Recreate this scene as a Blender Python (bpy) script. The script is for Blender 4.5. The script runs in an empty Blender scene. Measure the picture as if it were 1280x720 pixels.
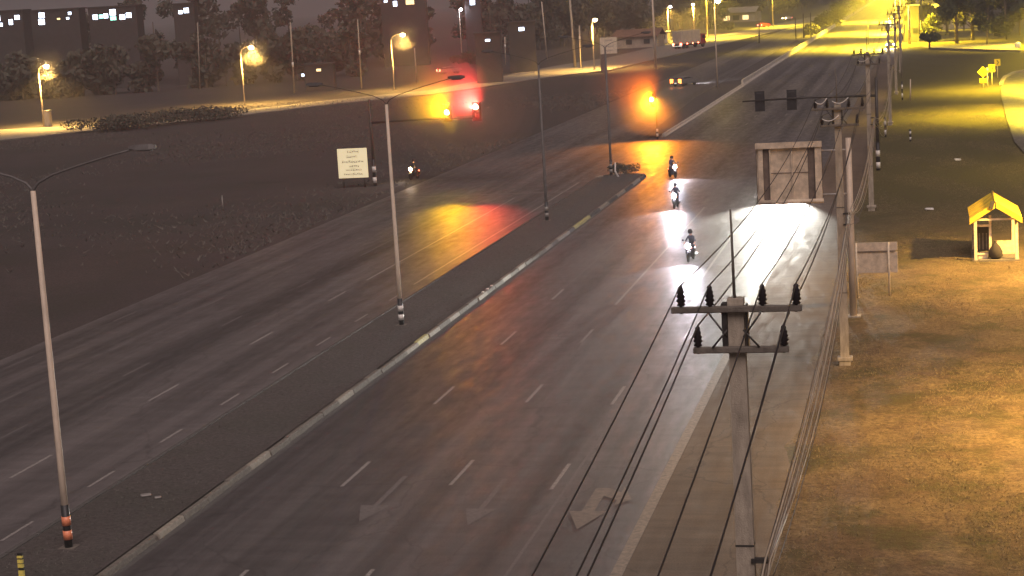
import bpy, bmesh, math, random
import numpy as np
from mathutils import Vector, Matrix
random.seed(7); rng = np.random.default_rng(7)
S = bpy.context.scene; COL = S.collection
PI = math.pi
# ---------------------------------------------------------------- camera
H = 15.8
FW = Vector((-0.22273334, 0.96194194, -0.15829582)); RT = Vector((0.97462825, 0.21603528, -0.05855371)); UP = Vector((0.02212778, 0.16732144, 0.98565404))
cd = bpy.data.cameras.new('camera'); cam = bpy.data.objects.new('camera', cd); COL.objects.link(cam); S.camera = cam
cam.matrix_world = Matrix(((RT.x, UP.x, -FW.x, 0), (RT.y, UP.y, -FW.y, 0), (RT.z, UP.z, -FW.z, H), (0, 0, 0, 1)))
cd.sensor_width = 36; cd.lens = 36 * 2270.88 / 1280; cd.clip_start = 0.5; cd.clip_end = 8000
# ---------------------------------------------------------------- night sky, moonlight, exposure
SUN_EL, SUN_AZ = 52, 160
w = bpy.data.worlds.new('World'); S.world = w; w.use_nodes = True
nt = w.node_tree; bg = nt.nodes['Background']
sky = nt.nodes.new('ShaderNodeTexSky'); sky.sky_type = 'NISHITA'; sky.sun_disc = False
sky.sun_elevation = math.radians(SUN_EL); sky.sun_rotation = math.radians(SUN_AZ)
hs = nt.nodes.new('ShaderNodeHueSaturation'); hs.inputs['Saturation'].default_value = 0.15
mx = nt.nodes.new('ShaderNodeMix'); mx.data_type = 'RGBA'; mx.blend_type = 'MULTIPLY'; mx.inputs[0].default_value = 1
mx.inputs[7].default_value = (1.0, 0.82, 0.86, 1)
nt.links.new(sky.outputs[0], hs.inputs['Color']); nt.links.new(hs.outputs[0], mx.inputs[6]); nt.links.new(mx.outputs[2], bg.inputs[0])
bg.inputs[1].default_value = 0.018
sl = bpy.data.lights.new('moonlight', 'SUN'); sl.energy = 2.2; sl.angle = math.radians(50); sl.color = (1.0, 0.80, 0.76)
so = bpy.data.objects.new('moonlight', sl); COL.objects.link(so)
az = math.radians(SUN_AZ); el = math.radians(SUN_EL)
sd = Vector((math.sin(az) * math.cos(el), math.cos(az) * math.cos(el), math.sin(el)))
so.rotation_euler = sd.to_track_quat('Z', 'Y').to_euler(); so.location = sd * 60
S.view_settings.view_transform = 'Standard'; S.view_settings.look = 'None'; S.view_settings.gamma = 1
S.view_settings.use_curve_mapping = False; S.view_settings.exposure = 0
S.cycles.use_denoising = True; S.cycles.max_bounces = 6; S.cycles.volume_bounces = 0; S.cycles.use_light_tree = True
# ---------------------------------------------------------------- helpers
F = 2270.88
POWER = dict(sodium=.58, signal=1.0, head=1.0)
def ray(px, py):
    return (RT * ((px - 640) / F) - UP * ((py - 360) / F) + FW)
def G(px, py, z=0.0):                 # ground point seen at a photo pixel
    r = ray(px, py); t = (z - H) / r.z
    return Vector((r.x * t, r.y * t, z))
def PY(px, py, Y):                    # point at distance Y seen at a photo pixel
    r = ray(px, py); t = Y / r.y
    return Vector((r.x * t, Y, H + r.z * t))
class MB:
    def __init__(s): s.v = []; s.f = []; s.m = []; s.sm = []
    def add(s, vs, fs, mi=0, smooth=False):
        o = len(s.v); s.v += [tuple(x) for x in vs]
        for q in fs: s.f.append(tuple(o + i for i in q)); s.m.append(mi); s.sm.append(smooth)
        return s
    def box(s, c, d, mi=0, rz=0, bev=0.0, rx=0, ry=0):
        hx, hy, hz = d[0] / 2, d[1] / 2, d[2] / 2
        R = Matrix.Rotation(rz, 3, 'Z') @ Matrix.Rotation(ry, 3, 'Y') @ Matrix.Rotation(rx, 3, 'X'); c = Vector(c)
        if bev <= 0:
            vs = [c + R @ Vector((x * hx, y * hy, z * hz)) for z in (-1, 1) for y in (-1, 1) for x in (-1, 1)]
            return s.add(vs, [(0, 2, 3, 1), (4, 5, 7, 6), (0, 1, 5, 4), (2, 6, 7, 3), (0, 4, 6, 2), (1, 3, 7, 5)], mi)
        b = min(bev, hx * .9, hy * .9, hz * .9); vs = []; rings = []
        for z, k in ((-hz, b), (-hz + b, 0), (hz - b, 0), (hz, b)):
            ring = []
            for (x, y) in ((-hx + b, -hy), (hx - b, -hy), (hx, -hy + b), (hx, hy - b), (hx - b, hy), (-hx + b, hy), (-hx, hy - b), (-hx, -hy + b)):
                f = 1 - k / max(hx, hy) if k else 1
                xx = x - math.copysign(k, x) * .6 if k else x; yy = y - math.copysign(k, y) * .6 if k else y
                ring.append(len(vs)); vs.append(c + R @ Vector((xx, yy, z)))
            rings.append(ring)
        fs = [tuple(reversed(rings[0])), tuple(rings[-1])]
        for a, bb in zip(rings, rings[1:]):
            for i in range(8): fs.append((a[i], a[(i + 1) % 8], bb[(i + 1) % 8], bb[i]))
        return s.add(vs, fs, mi)
    def tube(s, pts, r, n=8, mi=0, caps=True):
        pts = [Vector(p) for p in pts]; N = len(pts); rs = r if isinstance(r, (list, tuple)) else [r] * N
        vs = []; fs = []; prev = None
        for i, p in enumerate(pts):
            t = (pts[min(i + 1, N - 1)] - pts[max(i - 1, 0)]).normalized()
            if prev is None:
                a = Vector((0, 0, 1)) if abs(t.z) < .9 else Vector((1, 0, 0)); u = t.cross(a).normalized()
            else:
                u = (prev - t * prev.dot(t)).normalized()
            prev = u; vv = t.cross(u)
            for k in range(n):
                A = 2 * PI * k / n; vs.append(p + (u * math.cos(A) + vv * math.sin(A)) * rs[i])
        for i in range(N - 1):
            for k in range(n): fs.append((i * n + k, i * n + (k + 1) % n, (i + 1) * n + (k + 1) % n, (i + 1) * n + k))
        if caps: fs += [tuple(range(n - 1, -1, -1)), tuple((N - 1) * n + k for k in range(n))]
        return s.add(vs, fs, mi, n > 5)
    def lathe(s, prof, c=(0, 0, 0), n=12, mi=0, axis='Z', smooth=True):
        c = Vector(c); vs = []; fs = []
        for (r, z) in prof:
            for k in range(n):
                A = 2 * PI * k / n; q = Vector((r * math.cos(A), r * math.sin(A), z))
                if axis == 'X': q = Vector((q.z, q.x, q.y))
                if axis == 'Y': q = Vector((q.y, q.z, q.x))
                vs.append(c + q)
        N = len(prof)
        for i in range(N - 1):
            for k in range(n): fs.append((i * n + k, i * n + (k + 1) % n, (i + 1) * n + (k + 1) % n, (i + 1) * n + k))
        fs += [tuple(range(n - 1, -1, -1)), tuple((N - 1) * n + k for k in range(n))]
        return s.add(vs, fs, mi, smooth)
    def prism(s, poly, y0, y1, mi=0, inset=0.0):       # poly in (x,z), extruded along y
        n = len(poly); vs = [(x, y0, z) for x, z in poly] + [(x, y1, z) for x, z in poly]
        fs = [tuple(range(n)), tuple(range(2 * n - 1, n - 1, -1))] + [(i + n, (i + 1) % n + n, (i + 1) % n, i) for i in range(n)]
        return s.add(vs, fs, mi)
    def mesh(s, name, mats):
        me = bpy.data.meshes.new(name); me.from_pydata(s.v, [], s.f)
        for m in (mats if isinstance(mats, (list, tuple)) else [mats]): me.materials.append(m)
        me.polygons.foreach_set('material_index', s.m); me.polygons.foreach_set('use_smooth', s.sm)
        bm = bmesh.new(); bm.from_mesh(me); bmesh.ops.recalc_face_normals(bm, faces=bm.faces); bm.to_mesh(me); bm.free()
        me.update(); return me
def obj(name, data, mats=None, parent=None, loc=None, rz=None):
    me = data.mesh(name, mats) if isinstance(data, MB) else data
    o = bpy.data.objects.new(name, me); COL.objects.link(o)
    if parent is not None: o.parent = parent
    if loc is not None: o.location = loc
    if rz is not None: o.rotation_euler = (0, 0, rz)
    return o
def tag(o, label=None, cat=None, group=None, kind=None):
    if label: o['label'] = label
    if cat: o['category'] = cat
    if group: o['group'] = group
    if kind: o['kind'] = kind
    return o
def thing(name, label, cat, loc=(0, 0, 0), rz=0, group=None):
    o = bpy.data.objects.new(name, None); COL.objects.link(o); o.empty_display_size = .3
    o.location = loc; o.rotation_euler = (0, 0, rz); return tag(o, label, cat, group)
def dup(root, loc, rz=0, label=None, group=None):
    r = root.copy(); COL.objects.link(r); r.location = loc; r.rotation_euler = (0, 0, rz)
    if label: r['label'] = label
    if group: r['group'] = group
    def rec(a, b):
        for ch in a.children:
            c = ch.copy(); COL.objects.link(c); c.parent = b; rec(ch, c)
    rec(root, r); return r
def lamp_light(kind, parent, loc, power, color, size=.1, direction=None, cone=150, blend=.4, name='lamp_light'):
    l = bpy.data.lights.new(name, kind); l.energy = power; l.color = color
    if kind in ('POINT', 'SPOT'): l.shadow_soft_size = size
    if kind == 'SPOT': l.spot_size = math.radians(cone); l.spot_blend = blend
    o = bpy.data.objects.new(name, l); COL.objects.link(o); o.location = loc
    if parent is not None: o.parent = parent
    if direction is not None: o.rotation_euler = (-Vector(direction)).to_track_quat('Z', 'Y').to_euler()
    return o
# ---------------------------------------------------------------- materials
def mat(name, col, rough=.7, var=.25, scale=8, bump=.0, bscale=40, metal=0, col2=None, stretch=(1, 1, 1), spec=.5, detail=5):
    m = bpy.data.materials.new(name); m.use_nodes = True; t = m.node_tree; N = t.nodes; L = t.links; b = N['Principled BSDF']
    b.inputs['Roughness'].default_value = rough; b.inputs['Metallic'].default_value = metal; b.inputs['Specular IOR Level'].default_value = spec
    tc = N.new('ShaderNodeTexCoord'); mp = N.new('ShaderNodeMapping'); mp.inputs['Scale'].default_value = stretch; L.new(tc.outputs['Object'], mp.inputs[0])
    no = N.new('ShaderNodeTexNoise'); no.inputs['Scale'].default_value = scale; no.inputs['Detail'].default_value = detail; no.inputs['Roughness'].default_value = .65; L.new(mp.outputs[0], no.inputs[0])
    cr = N.new('ShaderNodeValToRGB'); c = Vector(col)
    c2 = Vector(col2) if col2 else c * (1 - var)
    cr.color_ramp.elements[0].position = .33; cr.color_ramp.elements[1].position = .68
    cr.color_ramp.elements[0].color = (*c2, 1); cr.color_ramp.elements[1].color = (*(c * (1 + var * .6) if not col2 else c), 1)
    L.new(no.outputs[0], cr.inputs[0]); L.new(cr.outputs[0], b.inputs['Base Color'])
    if bump:
        n2 = N.new('ShaderNodeTexNoise'); n2.inputs['Scale'].default_value = bscale; n2.inputs['Detail'].default_value = 4; L.new(tc.outputs['Object'], n2.inputs[0])
        bp = N.new('ShaderNodeBump'); bp.inputs['Strength'].default_value = bump; bp.inputs['Distance'].default_value = .05; L.new(n2.outputs[0], bp.inputs['Height']); L.new(bp.outputs[0], b.inputs['Normal'])
    return m
def emit(name, col, strength):
    m = bpy.data.materials.new(name); m.use_nodes = True; b = m.node_tree.nodes['Principled BSDF']
    b.inputs['Base Color'].default_value = (.3, .3, .3, 1); b.inputs['Roughness'].default_value = .2
    b.inputs['Emission Color'].default_value = (*col, 1); b.inputs['Emission Strength'].default_value = strength; return m
def asphalt(name, base, streak=.5, rough=.55, spec=.35):
    m = bpy.data.materials.new(name); m.use_nodes = True; t = m.node_tree; N = t.nodes; L = t.links; b = N['Principled BSDF']
    b.inputs['Specular IOR Level'].default_value = spec
    tc = N.new('ShaderNodeTexCoord')
    def noise(sc, stretch, det=5, rg=.6):
        mp = N.new('ShaderNodeMapping'); mp.inputs['Scale'].default_value = stretch; L.new(tc.outputs['Object'], mp.inputs[0])
        n = N.new('ShaderNodeTexNoise'); n.inputs['Scale'].default_value = sc; n.inputs['Detail'].default_value = det; n.inputs['Roughness'].default_value = rg; L.new(mp.outputs[0], n.inputs[0]); return n.outputs[0]
    def mr(x, a, b_, c, d):
        n = N.new('ShaderNodeMapRange'); L.new(x, n.inputs[0])
        for i, v in zip((1, 2, 3, 4), (a, b_, c, d)): n.inputs[i].default_value = v
        return n.outputs[0]
    def mul(x, y):
        n = N.new('ShaderNodeMath'); n.operation = 'MULTIPLY'; L.new(x, n.inputs[0]); L.new(y, n.inputs[1]); return n.outputs[0]
    st = mr(noise(1, (.55, .006, 1), 3), .35, .65, 1 - streak, 1 + streak * .7)       # wheel tracks along the road
    pa = mr(noise(1, (.09, .03, 1), 4), .3, .7, .72, 1.25)                             # resurfaced patches
    fi = mr(noise(18, (1, 1, 1), 6, .75), .3, .7, .72, 1.28)                             # aggregate
    tr = mr(noise(1, (.25, 1.6, 1), 5, .7), .3, .7, .8, 1.2)                            # transverse wear
    v = mul(mul(st, pa), mul(fi, tr))
    vo = N.new('ShaderNodeTexVoronoi'); vo.feature = 'DISTANCE_TO_EDGE'; vo.inputs['Scale'].default_value = 1
    mp = N.new('ShaderNodeMapping'); mp.inputs['Scale'].default_value = (.24, .1, 1)
    wn = N.new('ShaderNodeTexNoise'); wn.inputs['Scale'].default_value = .5; wn.inputs['Detail'].default_value = 5; L.new(tc.outputs['Object'], wn.inputs[0])
    vm = N.new('ShaderNodeVectorMath'); vm.operation = 'MULTIPLY_ADD'; L.new(wn.outputs['Color'], vm.inputs[0]); vm.inputs[1].default_value = (2.2, 2.2, 0); L.new(tc.outputs['Object'], vm.inputs[2])
    L.new(vm.outputs[0], mp.inputs[0]); L.new(mp.outputs[0], vo.inputs['Vector'])
    ck = mr(vo.outputs['Distance'], .002, .008, .74, 1.0)
    v = mul(v, ck)
    mxn = N.new('ShaderNodeMix'); mxn.data_type = 'RGBA'; mxn.blend_type = 'MULTIPLY'; mxn.inputs[0].default_value = 1; mxn.inputs[6].default_value = (*base, 1)
    L.new(v, mxn.inputs[7]); L.new(mxn.outputs[2], b.inputs['Base Color'])
    rr = mr(noise(2, (1, .2, 1), 4), .3, .7, rough - .1, rough + .12); L.new(rr, b.inputs['Roughness'])
    bp = N.new('ShaderNodeBump'); bp.inputs['Strength'].default_value = .35; bp.inputs['Distance'].default_value = .02
    L.new(mul(noise(30, (1, 1, 1), 4), noise(2.2, (.4, 1.4, 1), 5)), bp.inputs['Height']); L.new(bp.outputs[0], b.inputs['Normal'])
    return m
def ground_mat(name, dry, green, soil, sc=.35, lush=None):
    m = bpy.data.materials.new(name); m.use_nodes = True; t = m.node_tree; N = t.nodes; L = t.links; b = N['Principled BSDF']
    b.inputs['Roughness'].default_value = .95; b.inputs['Specular IOR Level'].default_value = .1
    tc = N.new('ShaderNodeTexCoord')
    def noise(sc, det, rg=.65):
        n = N.new('ShaderNodeTexNoise'); n.inputs['Scale'].default_value = sc; n.inputs['Detail'].default_value = det; n.inputs['Roughness'].default_value = rg; L.new(tc.outputs['Object'], n.inputs[0]); return n.outputs[0]
    def ramp(x, a, bb):
        r = N.new('ShaderNodeMapRange'); L.new(x, r.inputs[0]); r.inputs[1].default_value = a; r.inputs[2].default_value = bb; return r.outputs[0]
    def mix(f, A, B):
        n = N.new('ShaderNodeMix'); n.data_type = 'RGBA'; L.new(f, n.inputs[0])
        for i, c in ((6, A), (7, B)):
            if isinstance(c, tuple): n.inputs[i].default_value = (*c, 1)
            else: L.new(c, n.inputs[i])
        return n.outputs[2]
    c1 = mix(ramp(noise(sc, 8, .72), .42, .58), soil, dry)
    c2 = mix(ramp(noise(sc * .8 + .03, 8, .75), .47, .6), c1, green)
    if lush:      # greener growth farther up the verge
        sx = N.new('ShaderNodeSeparateXYZ'); L.new(tc.outputs['Object'], sx.inputs[0])
        ad = N.new('ShaderNodeMath'); ad.operation = 'MULTIPLY_ADD'; L.new(noise(.12, 4), ad.inputs[0]); ad.inputs[1].default_value = 60; L.new(sx.outputs[1], ad.inputs[2])
        c2 = mix(ramp(ad.outputs[0], 118, 165), c2, lush)
    c3 = mix(ramp(noise(6, 6, .8), .35, .75), tuple(x * .42 for x in soil), c2)
    L.new(c3, b.inputs['Base Color'])
    bp = N.new('ShaderNodeBump'); bp.inputs['Strength'].default_value = .8; bp.inputs['Distance'].default_value = .12
    L.new(noise(3, 8, .75), bp.inputs['Height']); L.new(bp.outputs[0], b.inputs['Normal'])
    return m
def worn_paint(name, col, under=(.09, .08, .078), lo=.42, hi=.58, sc=5):
    return mat(name, col, .6, scale=sc, col2=under, detail=8)
M = {}
M['asphalt'] = asphalt('asphalt', (.097, .088, .086), .48, .5, .4)
M['asphalt_side'] = asphalt('asphalt_side', (.115, .11, .105), .2, .6)
M['shoulder'] = asphalt('shoulder', (.135, .105, .08), .2, .85, .15)
M['concrete_road'] = mat('concrete_road', (.22, .2, .17), .85, .25, .6, .2, 20)
M['verge'] = ground_mat('verge', (.33, .25, .14), (.095, .10, .042), (.20, .14, .09), lush=(.13, .14, .045))
M['dark_land'] = ground_mat('dark_land', (.125, .11, .103), (.085, .085, .072), (.10, .09, .09), .1)
M['median_soil'] = ground_mat('median_soil', (.155, .138, .13), (.125, .12, .105), (.145, .13, .124), .3)
M['line_white'] = mat('line_white', (.42, .40, .37), .55, scale=9, col2=(.12, .11, .105), detail=9)
M['line_faint'] = mat('line_faint', (.185, .17, .165), .55, scale=7, col2=(.1, .095, .09), detail=9)
M['line_tan'] = mat('line_tan', (.23, .195, .16), .6, scale=4, col2=(.12, .105, .095), detail=9)
M['line_yellow'] = mat('line_yellow', (.31, .26, .2), .6, scale=6, col2=(.13, .115, .1), detail=9)
M['kerb'] = mat('kerb', (.165, .148, .125), .85, .4, 7, .4, 30, detail=9)
M['kerb_white'] = mat('kerb_white', (.30, .27, .22), .8, .35, 6, .3, 30, detail=9)
M['kerb_yellow'] = mat('kerb_yellow', (.5, .47, .2), .75, .35, 6, .3, 30, detail=9)
M['kerb_black'] = mat('kerb_black', (.09, .085, .08), .85, .3, 6, .3, 30)
M['barrier'] = mat('barrier', (.55, .5, .42), .85, .3, 1.2, .3, 14)
M['concrete_pole'] = mat('concrete_pole', (.38, .33, .26), .9, .35, 6, .3, 40, stretch=(1, 1, .25), detail=8)
M['concrete_arm'] = mat('concrete_arm', (.15, .132, .11), .9, .3, 8, .3, 40)
M['steel'] = mat('steel', (.40, .375, .35), .5, .2, 4, metal=.35, stretch=(1, 1, .2))
M['arm_dimmed'] = mat('arm_dimmed', (.075, .07, .068), .8, .2, 4)  # arm steel coloured darker, standing in for arms lost in the dark
M['arm_steel'] = mat('arm_steel', (.12, .11, .105), .6, .2, 4)
M['steel_dark'] = mat('steel_dark', (.06, .055, .05), .5, .3, 6, metal=.4)
M['post_paint'] = mat('post_paint', (.60, .50, .39), .6, .25, 3, stretch=(1, 1, .3))
M['black'] = mat('black', (.02, .02, .022), .5, .3, 6)
M['rubber'] = mat('rubber', (.02, .02, .02), .85, .3, 20)
M['white_band'] = mat('white_band', (.75, .73, .68), .5, .2, 12)
M['orange_band'] = mat('orange_band', (.85, .28, .14), .4, .2, 12)
M['yellow_band'] = mat('yellow_band', (.85, .72, .16), .4, .2, 12)
M['insulator'] = mat('insulator', (.018, .014, .016), .3, .2, 10)
M['wire'] = mat('wire', (.025, .022, .022), .55, .2, 3)
M['wire_light'] = mat('wire_light', (.45, .39, .3), .5, .25, 3)
M['wire_tan'] = mat('wire_tan', (.22, .17, .12), .6, .2, 3)
M['sheet_back'] = mat('sheet_back', (.62, .52, .40), .65, .35, 2.2, metal=.2, detail=9)
M['sheet_dark'] = mat('sheet_dark', (.15, .115, .095), .7, .3, 3)
M['sign_white_glow'] = mat('sign_white_glow', (.88, .83, .55), .5, .12, 2)
_b = M['sign_white_glow'].node_tree.nodes['Principled BSDF']; _b.inputs['Emission Color'].default_value = (1, .86, .5, 1); _b.inputs['Emission Strength'].default_value = .45  # board face glows faintly in place of light falling on it
M['sign_ink'] = mat('sign_ink', (.11, .10, .13), .6, .2, 5)
M['sign_yellow'] = mat('sign_yellow', (.85, .62, .04), .5, .15, 5)
M['roof_yellow'] = mat('roof_yellow', (.78, .55, .05), .55, .4, 1.6, .1, 20, detail=8)
M['cream'] = mat('cream', (.72, .62, .46), .75, .25, 4, .1, 20)
M['cloth_dark'] = mat('cloth_dark', (.035, .03, .03), .9, .3, 6)
M['cloth_grey'] = mat('cloth_grey', (.2, .18, .17), .9, .3, 6)
M['glass'] = mat('glass', (.02, .022, .026), .08, .1, 3)
M['paint_white'] = mat('paint_white', (.7, .69, .67), .3, .08, 3)
M['paint_grey'] = mat('paint_grey', (.2, .2, .21), .3, .1, 3, metal=.3)
M['paint_red'] = mat('paint_red', (.35, .03, .03), .3, .1, 3)
M['paint_blue'] = mat('paint_blue', (.04, .06, .2), .3, .1, 3)
M['chrome'] = mat('chrome', (.6, .6, .6), .2, .1, 6, metal=.9)
M['box_cargo'] = mat('box_cargo', (.6, .5, .36), .6, .2, 1.5)
M['skin'] = mat('skin', (.35, .2, .13), .6, .1, 10)
M['shirt_dark'] = mat('shirt_dark', (.03, .032, .045), .9, .3, 8)
M['trousers'] = mat('trousers', (.045, .05, .075), .9, .3, 8)
M['bark'] = mat('bark', (.14, .11, .08), .95, .4, 4, .6, 12, stretch=(1, 1, .25))
M['leaf'] = mat('leaf', (.075, .085, .03), .75, .5, .5, col2=(.035, .045, .018))
M['leaf_dark'] = mat('leaf_dark', (.09, .088, .06), .8, .5, .3, col2=(.06, .06, .045))
M['blade'] = mat('blade', (.29, .215, .12), .9, .5, .5, col2=(.21, .175, .09), detail=7)
M['blade_dark'] = mat('blade_dark', (.15, .138, .12), .9, .5, .5, col2=(.115, .11, .095))
M['wall_plaster'] = mat('wall_plaster', (.4, .34, .27), .85, .25, .8, .1, 10)
M['wall_dark'] = mat('wall_dark', (.05, .045, .044), .9, .25, .8)
M['roof_tin'] = mat('roof_tin', (.3, .27, .25), .6, .3, 1.2)
M['roof_rust'] = mat('roof_rust', (.2, .11, .07), .8, .3, 1.2)
M['e_sodium'] = emit('e_sodium', (1, .66, .28), 200)
M['e_white'] = emit('e_white', (.85, .85, 1), 150)
M['e_head'] = emit('e_head', (.86, .78, 1), 200)
M['e_amber'] = emit('e_amber', (1, .8, .06), 260)
M['e_orange'] = emit('e_orange', (1, .62, .1), 60)
M['e_red'] = emit('e_red', (1, .35, .2), 200)
M['e_tail'] = emit('e_tail', (1, .12, .06), 26)
M['e_tail_amber'] = emit('e_tail_amber', (1, .22, .03), 11)
M['e_window'] = emit('e_window', (.7, .8, 1), 7)
M['e_window_green'] = emit('e_window_green', (.3, 1, .75), 4)
M['e_window_warm'] = emit('e_window_warm', (1, .7, .3), 2.5)
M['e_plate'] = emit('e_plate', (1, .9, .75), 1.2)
M['lens_dim'] = mat('lens_dim', (.25, .24, .22), .4, .1, 5)
M['lens_off'] = mat('lens_off', (.05, .02, .02), .2, .1, 5)
SODIUM = (1.0, .57, .125); YELLOW = (1.0, .69, .03)
# ---------------------------------------------------------------- setting: land, roads, markings
def sheet(name, pts, z, m, kind='structure', parent=None, nseg=1):
    me = bpy.data.meshes.new(name); bm = bmesh.new()
    bm.faces.new([bm.verts.new((p[0], p[1], z)) for p in pts]); bmesh.ops.recalc_face_normals(bm, faces=bm.faces)
    if bm.faces[:][0].normal.z < 0: bmesh.ops.reverse_faces(bm, faces=bm.faces[:])
    bm.to_mesh(me); bm.free(); me.materials.append(m)
    o = obj(name, me, parent=parent)
    if kind: tag(o, kind=kind)
    return o
def rect(x0, x1, y0, y1): return [(x0, y0), (x1, y0), (x1, y1), (x0, y1)]
sheet('ground', rect(-2600, 2600, -300, 3600), -.03, M['dark_land'])
KX, LX = -23.25, -27.2          # right and left face of the near median
NOSE, FNOSE = 154.5, 192.5      # ends of the two medians at the junction
road = sheet('road', rect(-43.5, -8.3, -60, 1700), 0.0, M['asphalt'])
sheet('shoulder', rect(-8.3, -4.0, -60, 1700), -.004, M['shoulder'])
sheet('side_road', rect(-62, -43.5, 160, 188), -.006, M['dark_land'])
# right verge, gently uneven
def verge():
    nx, ny = 60, 420
    xs = np.linspace(-4.7, 40, nx); ys = np.linspace(0, 420, ny); vs = []; fs = []
    for j, y in enumerate(ys):
        for i, x in enumerate(xs):
            k = min(1, i / 4)
            z = k * (.09 + .05 * math.sin(x * .55 + y * .21) * math.sin(y * .13 + 1.3 * math.sin(x * .3)) + .025 * math.sin(x * 1.3 - y * .5)) + .02
            if i == 0: x += .22 * math.sin(y * .9) + .18 * math.sin(y * .37 + 1) + random.uniform(-.12, .12)
            vs.append((x, y, z - (.035 if i == 0 else 0)))
    for j in range(ny - 1):
        for i in range(nx - 1): a = j * nx + i; fs.append((a, a + 1, a + nx + 1, a + nx))
    return MB().add(vs, fs, 0, True)
tag(obj('grass_verge', verge(), M['verge']), kind='structure')
def vz(x, y):
    k = min(1, max(0, (x + 4.7) / 3))
    return k * (.09 + .05 * math.sin(x * .55 + y * .21) * math.sin(y * .13 + 1.3 * math.sin(x * .3)) + .025 * math.sin(x * 1.3 - y * .5)) + .02
# service road along the far left, lit by lamps: near edge then far edge
near = [G(-120, 188), G(0, 177), G(110, 165), G(200, 156), G(290, 147), G(420, 131), G(540, 119), G(690, 97), G(760, 89), G(822, 74), G(920, 52), G(1000, 32), G(1040, 20)]
far_ = [G(1040, 16), G(985, 27), G(920, 40), G(830, 56), G(760, 72), G(690, 83), G(540, 112.5), G(420, 124), G(290, 139), G(200, 150), G(105, 157), G(0, 162), G(-120, 172)]
srv = MB(); nn = len(near); fr = far_[::-1]
srv.add([(p.x, p.y, .02) for p in near] + [(p.x, p.y, .02) for p in fr], [(i, i + 1, nn + i + 1, nn + i) for i in range(nn - 1)])
tag(obj('service_road', srv, M['concrete_road']), kind='structure')
# kerb of the service road
kb = MB()
for i in range(nn - 1):
    a, b = near[i], near[i + 1]; d = (b - a).to_2d(); c = (a + b) / 2
    kb.box((c.x, c.y, .09), (d.length + .05, .35, .2), 0, math.atan2(d.y, d.x))
tag(obj('service_kerb', kb, M['kerb']), kind='structure')
# frontage road at right edge of picture (yellow in lamplight)
fe = [G(1290, 205), G(1268, 180), G(1258, 150), G(1252, 125), G(1251, 108), G(1256, 99), G(1268, 93), G(1300, 87)]
fr_pts = [(p.x, p.y) for p in fe] + [(60, fe[-1].y), (60, fe[0].y - 60), (fe[0].x + 8, fe[0].y - 60), (fe[0].x + 1.5, fe[0].y - 14)]
sheet('frontage_road', fr_pts, .22, M['asphalt_side'])
# kerb stones round the frontage road corner, and the far verge road edge
kb = MB()
for a, b in zip(fe[4:], fe[5:]):
    d = (b - a).to_2d(); c = (a + b) / 2; kb.box((c.x, c.y, .27), (d.length, .5, .36), 0, math.atan2(d.y, d.x))
tag(obj('frontage_kerb', kb, M['kerb_white']), kind='structure')
a0, a1, b0, b1 = G(1163, 63), G(1275, 66.5), G(1150, 60), G(1270, 55)
sheet('lane', [(a0.x, a0.y + 4), (a1.x, a1.y + 4), (b1.x, b1.y), (b0.x, b0.y)], .24, M['concrete_road'])
lw = thing('low_wall', 'long low concrete wall beside lane below the trees at top right', 'wall', ((a0.x + a1.x) / 2, (a0.y + a1.y) / 2, 0))
dd = (a1 - a0).to_2d(); rzw = math.atan2(dd.y, dd.x); n_ = 9
seg = MB().box((0, 0, .25), (dd.length / n_ - .08, .3, .62)).mesh('wall_panel', M['kerb_white'])
for i in range(n_):
    t = (i + .5) / n_ - .5; obj('wall_panel', seg, parent=lw, loc=(dd.x * t, dd.y * t, 0), rz=rzw)
# markings (thin sheets 4 mm over the road), each a piece of the road
def dash_mesh(w_, l, m, key):
    return MB().add([(-w_ / 2, 0, 0), (w_ / 2, 0, 0), (w_ / 2, l, 0), (-w_ / 2, l, 0)], [(0, 1, 2, 3)]).mesh(key, m)
D3 = dash_mesh(.13, 3.2, M['line_white'], 'lane_dash'); D2 = dash_mesh(.12, 2.1, M['line_white'], 'lane_dash'); DF = dash_mesh(.12, 3.0, M['line_faint'], 'lane_dash')
def dashes(x, y0, y1, step, me):
    y = y0
    while y < y1: obj('lane_dash', me, parent=road, loc=(x, y, .004)); y += step
dashes(-19.2, 56 - 24, 96, 12, D3); dashes(-15.5, 56.2 - 24, 90, 12, D3); dashes(-12.0, 55.7 - 24, 70, 12, D3)
dashes(-28.3, 61.4 - 24, 98, 6.15, D2); dashes(-31.85, 57 - 24, 100, 12, D3); dashes(-35.3, 50, 110, 12, DF); dashes(-38.7, 56, 110, 12, DF); dashes(-42.2, 40, 140, 12, DF)
dashes(-19.5, 205, 420, 12, D3); dashes(-15.9, 205, 420, 12, D3); dashes(-12.3, 205, 420, 12, D3)
def line(x, y0, y1, w_, m, z=.004):
    L = 12.0; y = y0
    while y < y1 - .01:
        l = min(L, y1 - y); obj('edge_line', dash_mesh(w_, l, m, 'edge_line'), parent=road, loc=(x, y, z)); y += l
line(-15.5, 90, 130, .13, M['line_white']); line(-12.0, 88, 118, .13, M['line_white']); line(-19.2, 96, 120, .1, M['line_faint'])
line(-11.55, 30, 66, .1, M['line_faint']); line(-8.48, 20, 150, .34, M['line_yellow']); line(-8.62, 196, 420, .2, M['line_faint'])
line(-28.4, 98, 150, .13, M['line_white']); line(-31.8, 100, 140, .13, M['line_white']); line(-35.3, 110, 140, .12, M['line_faint'])
line(-26.0, 205, 500, .14, M['line_faint'])
obj('stop_line', MB().add([(-43, 0, 0), (-28, 0, 0), (-28, .5, 0), (-43, .5, 0)], [(0, 1, 2, 3)]).mesh('stop_line', M['line_faint']), parent=road, loc=(0, 143, .004))
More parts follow.
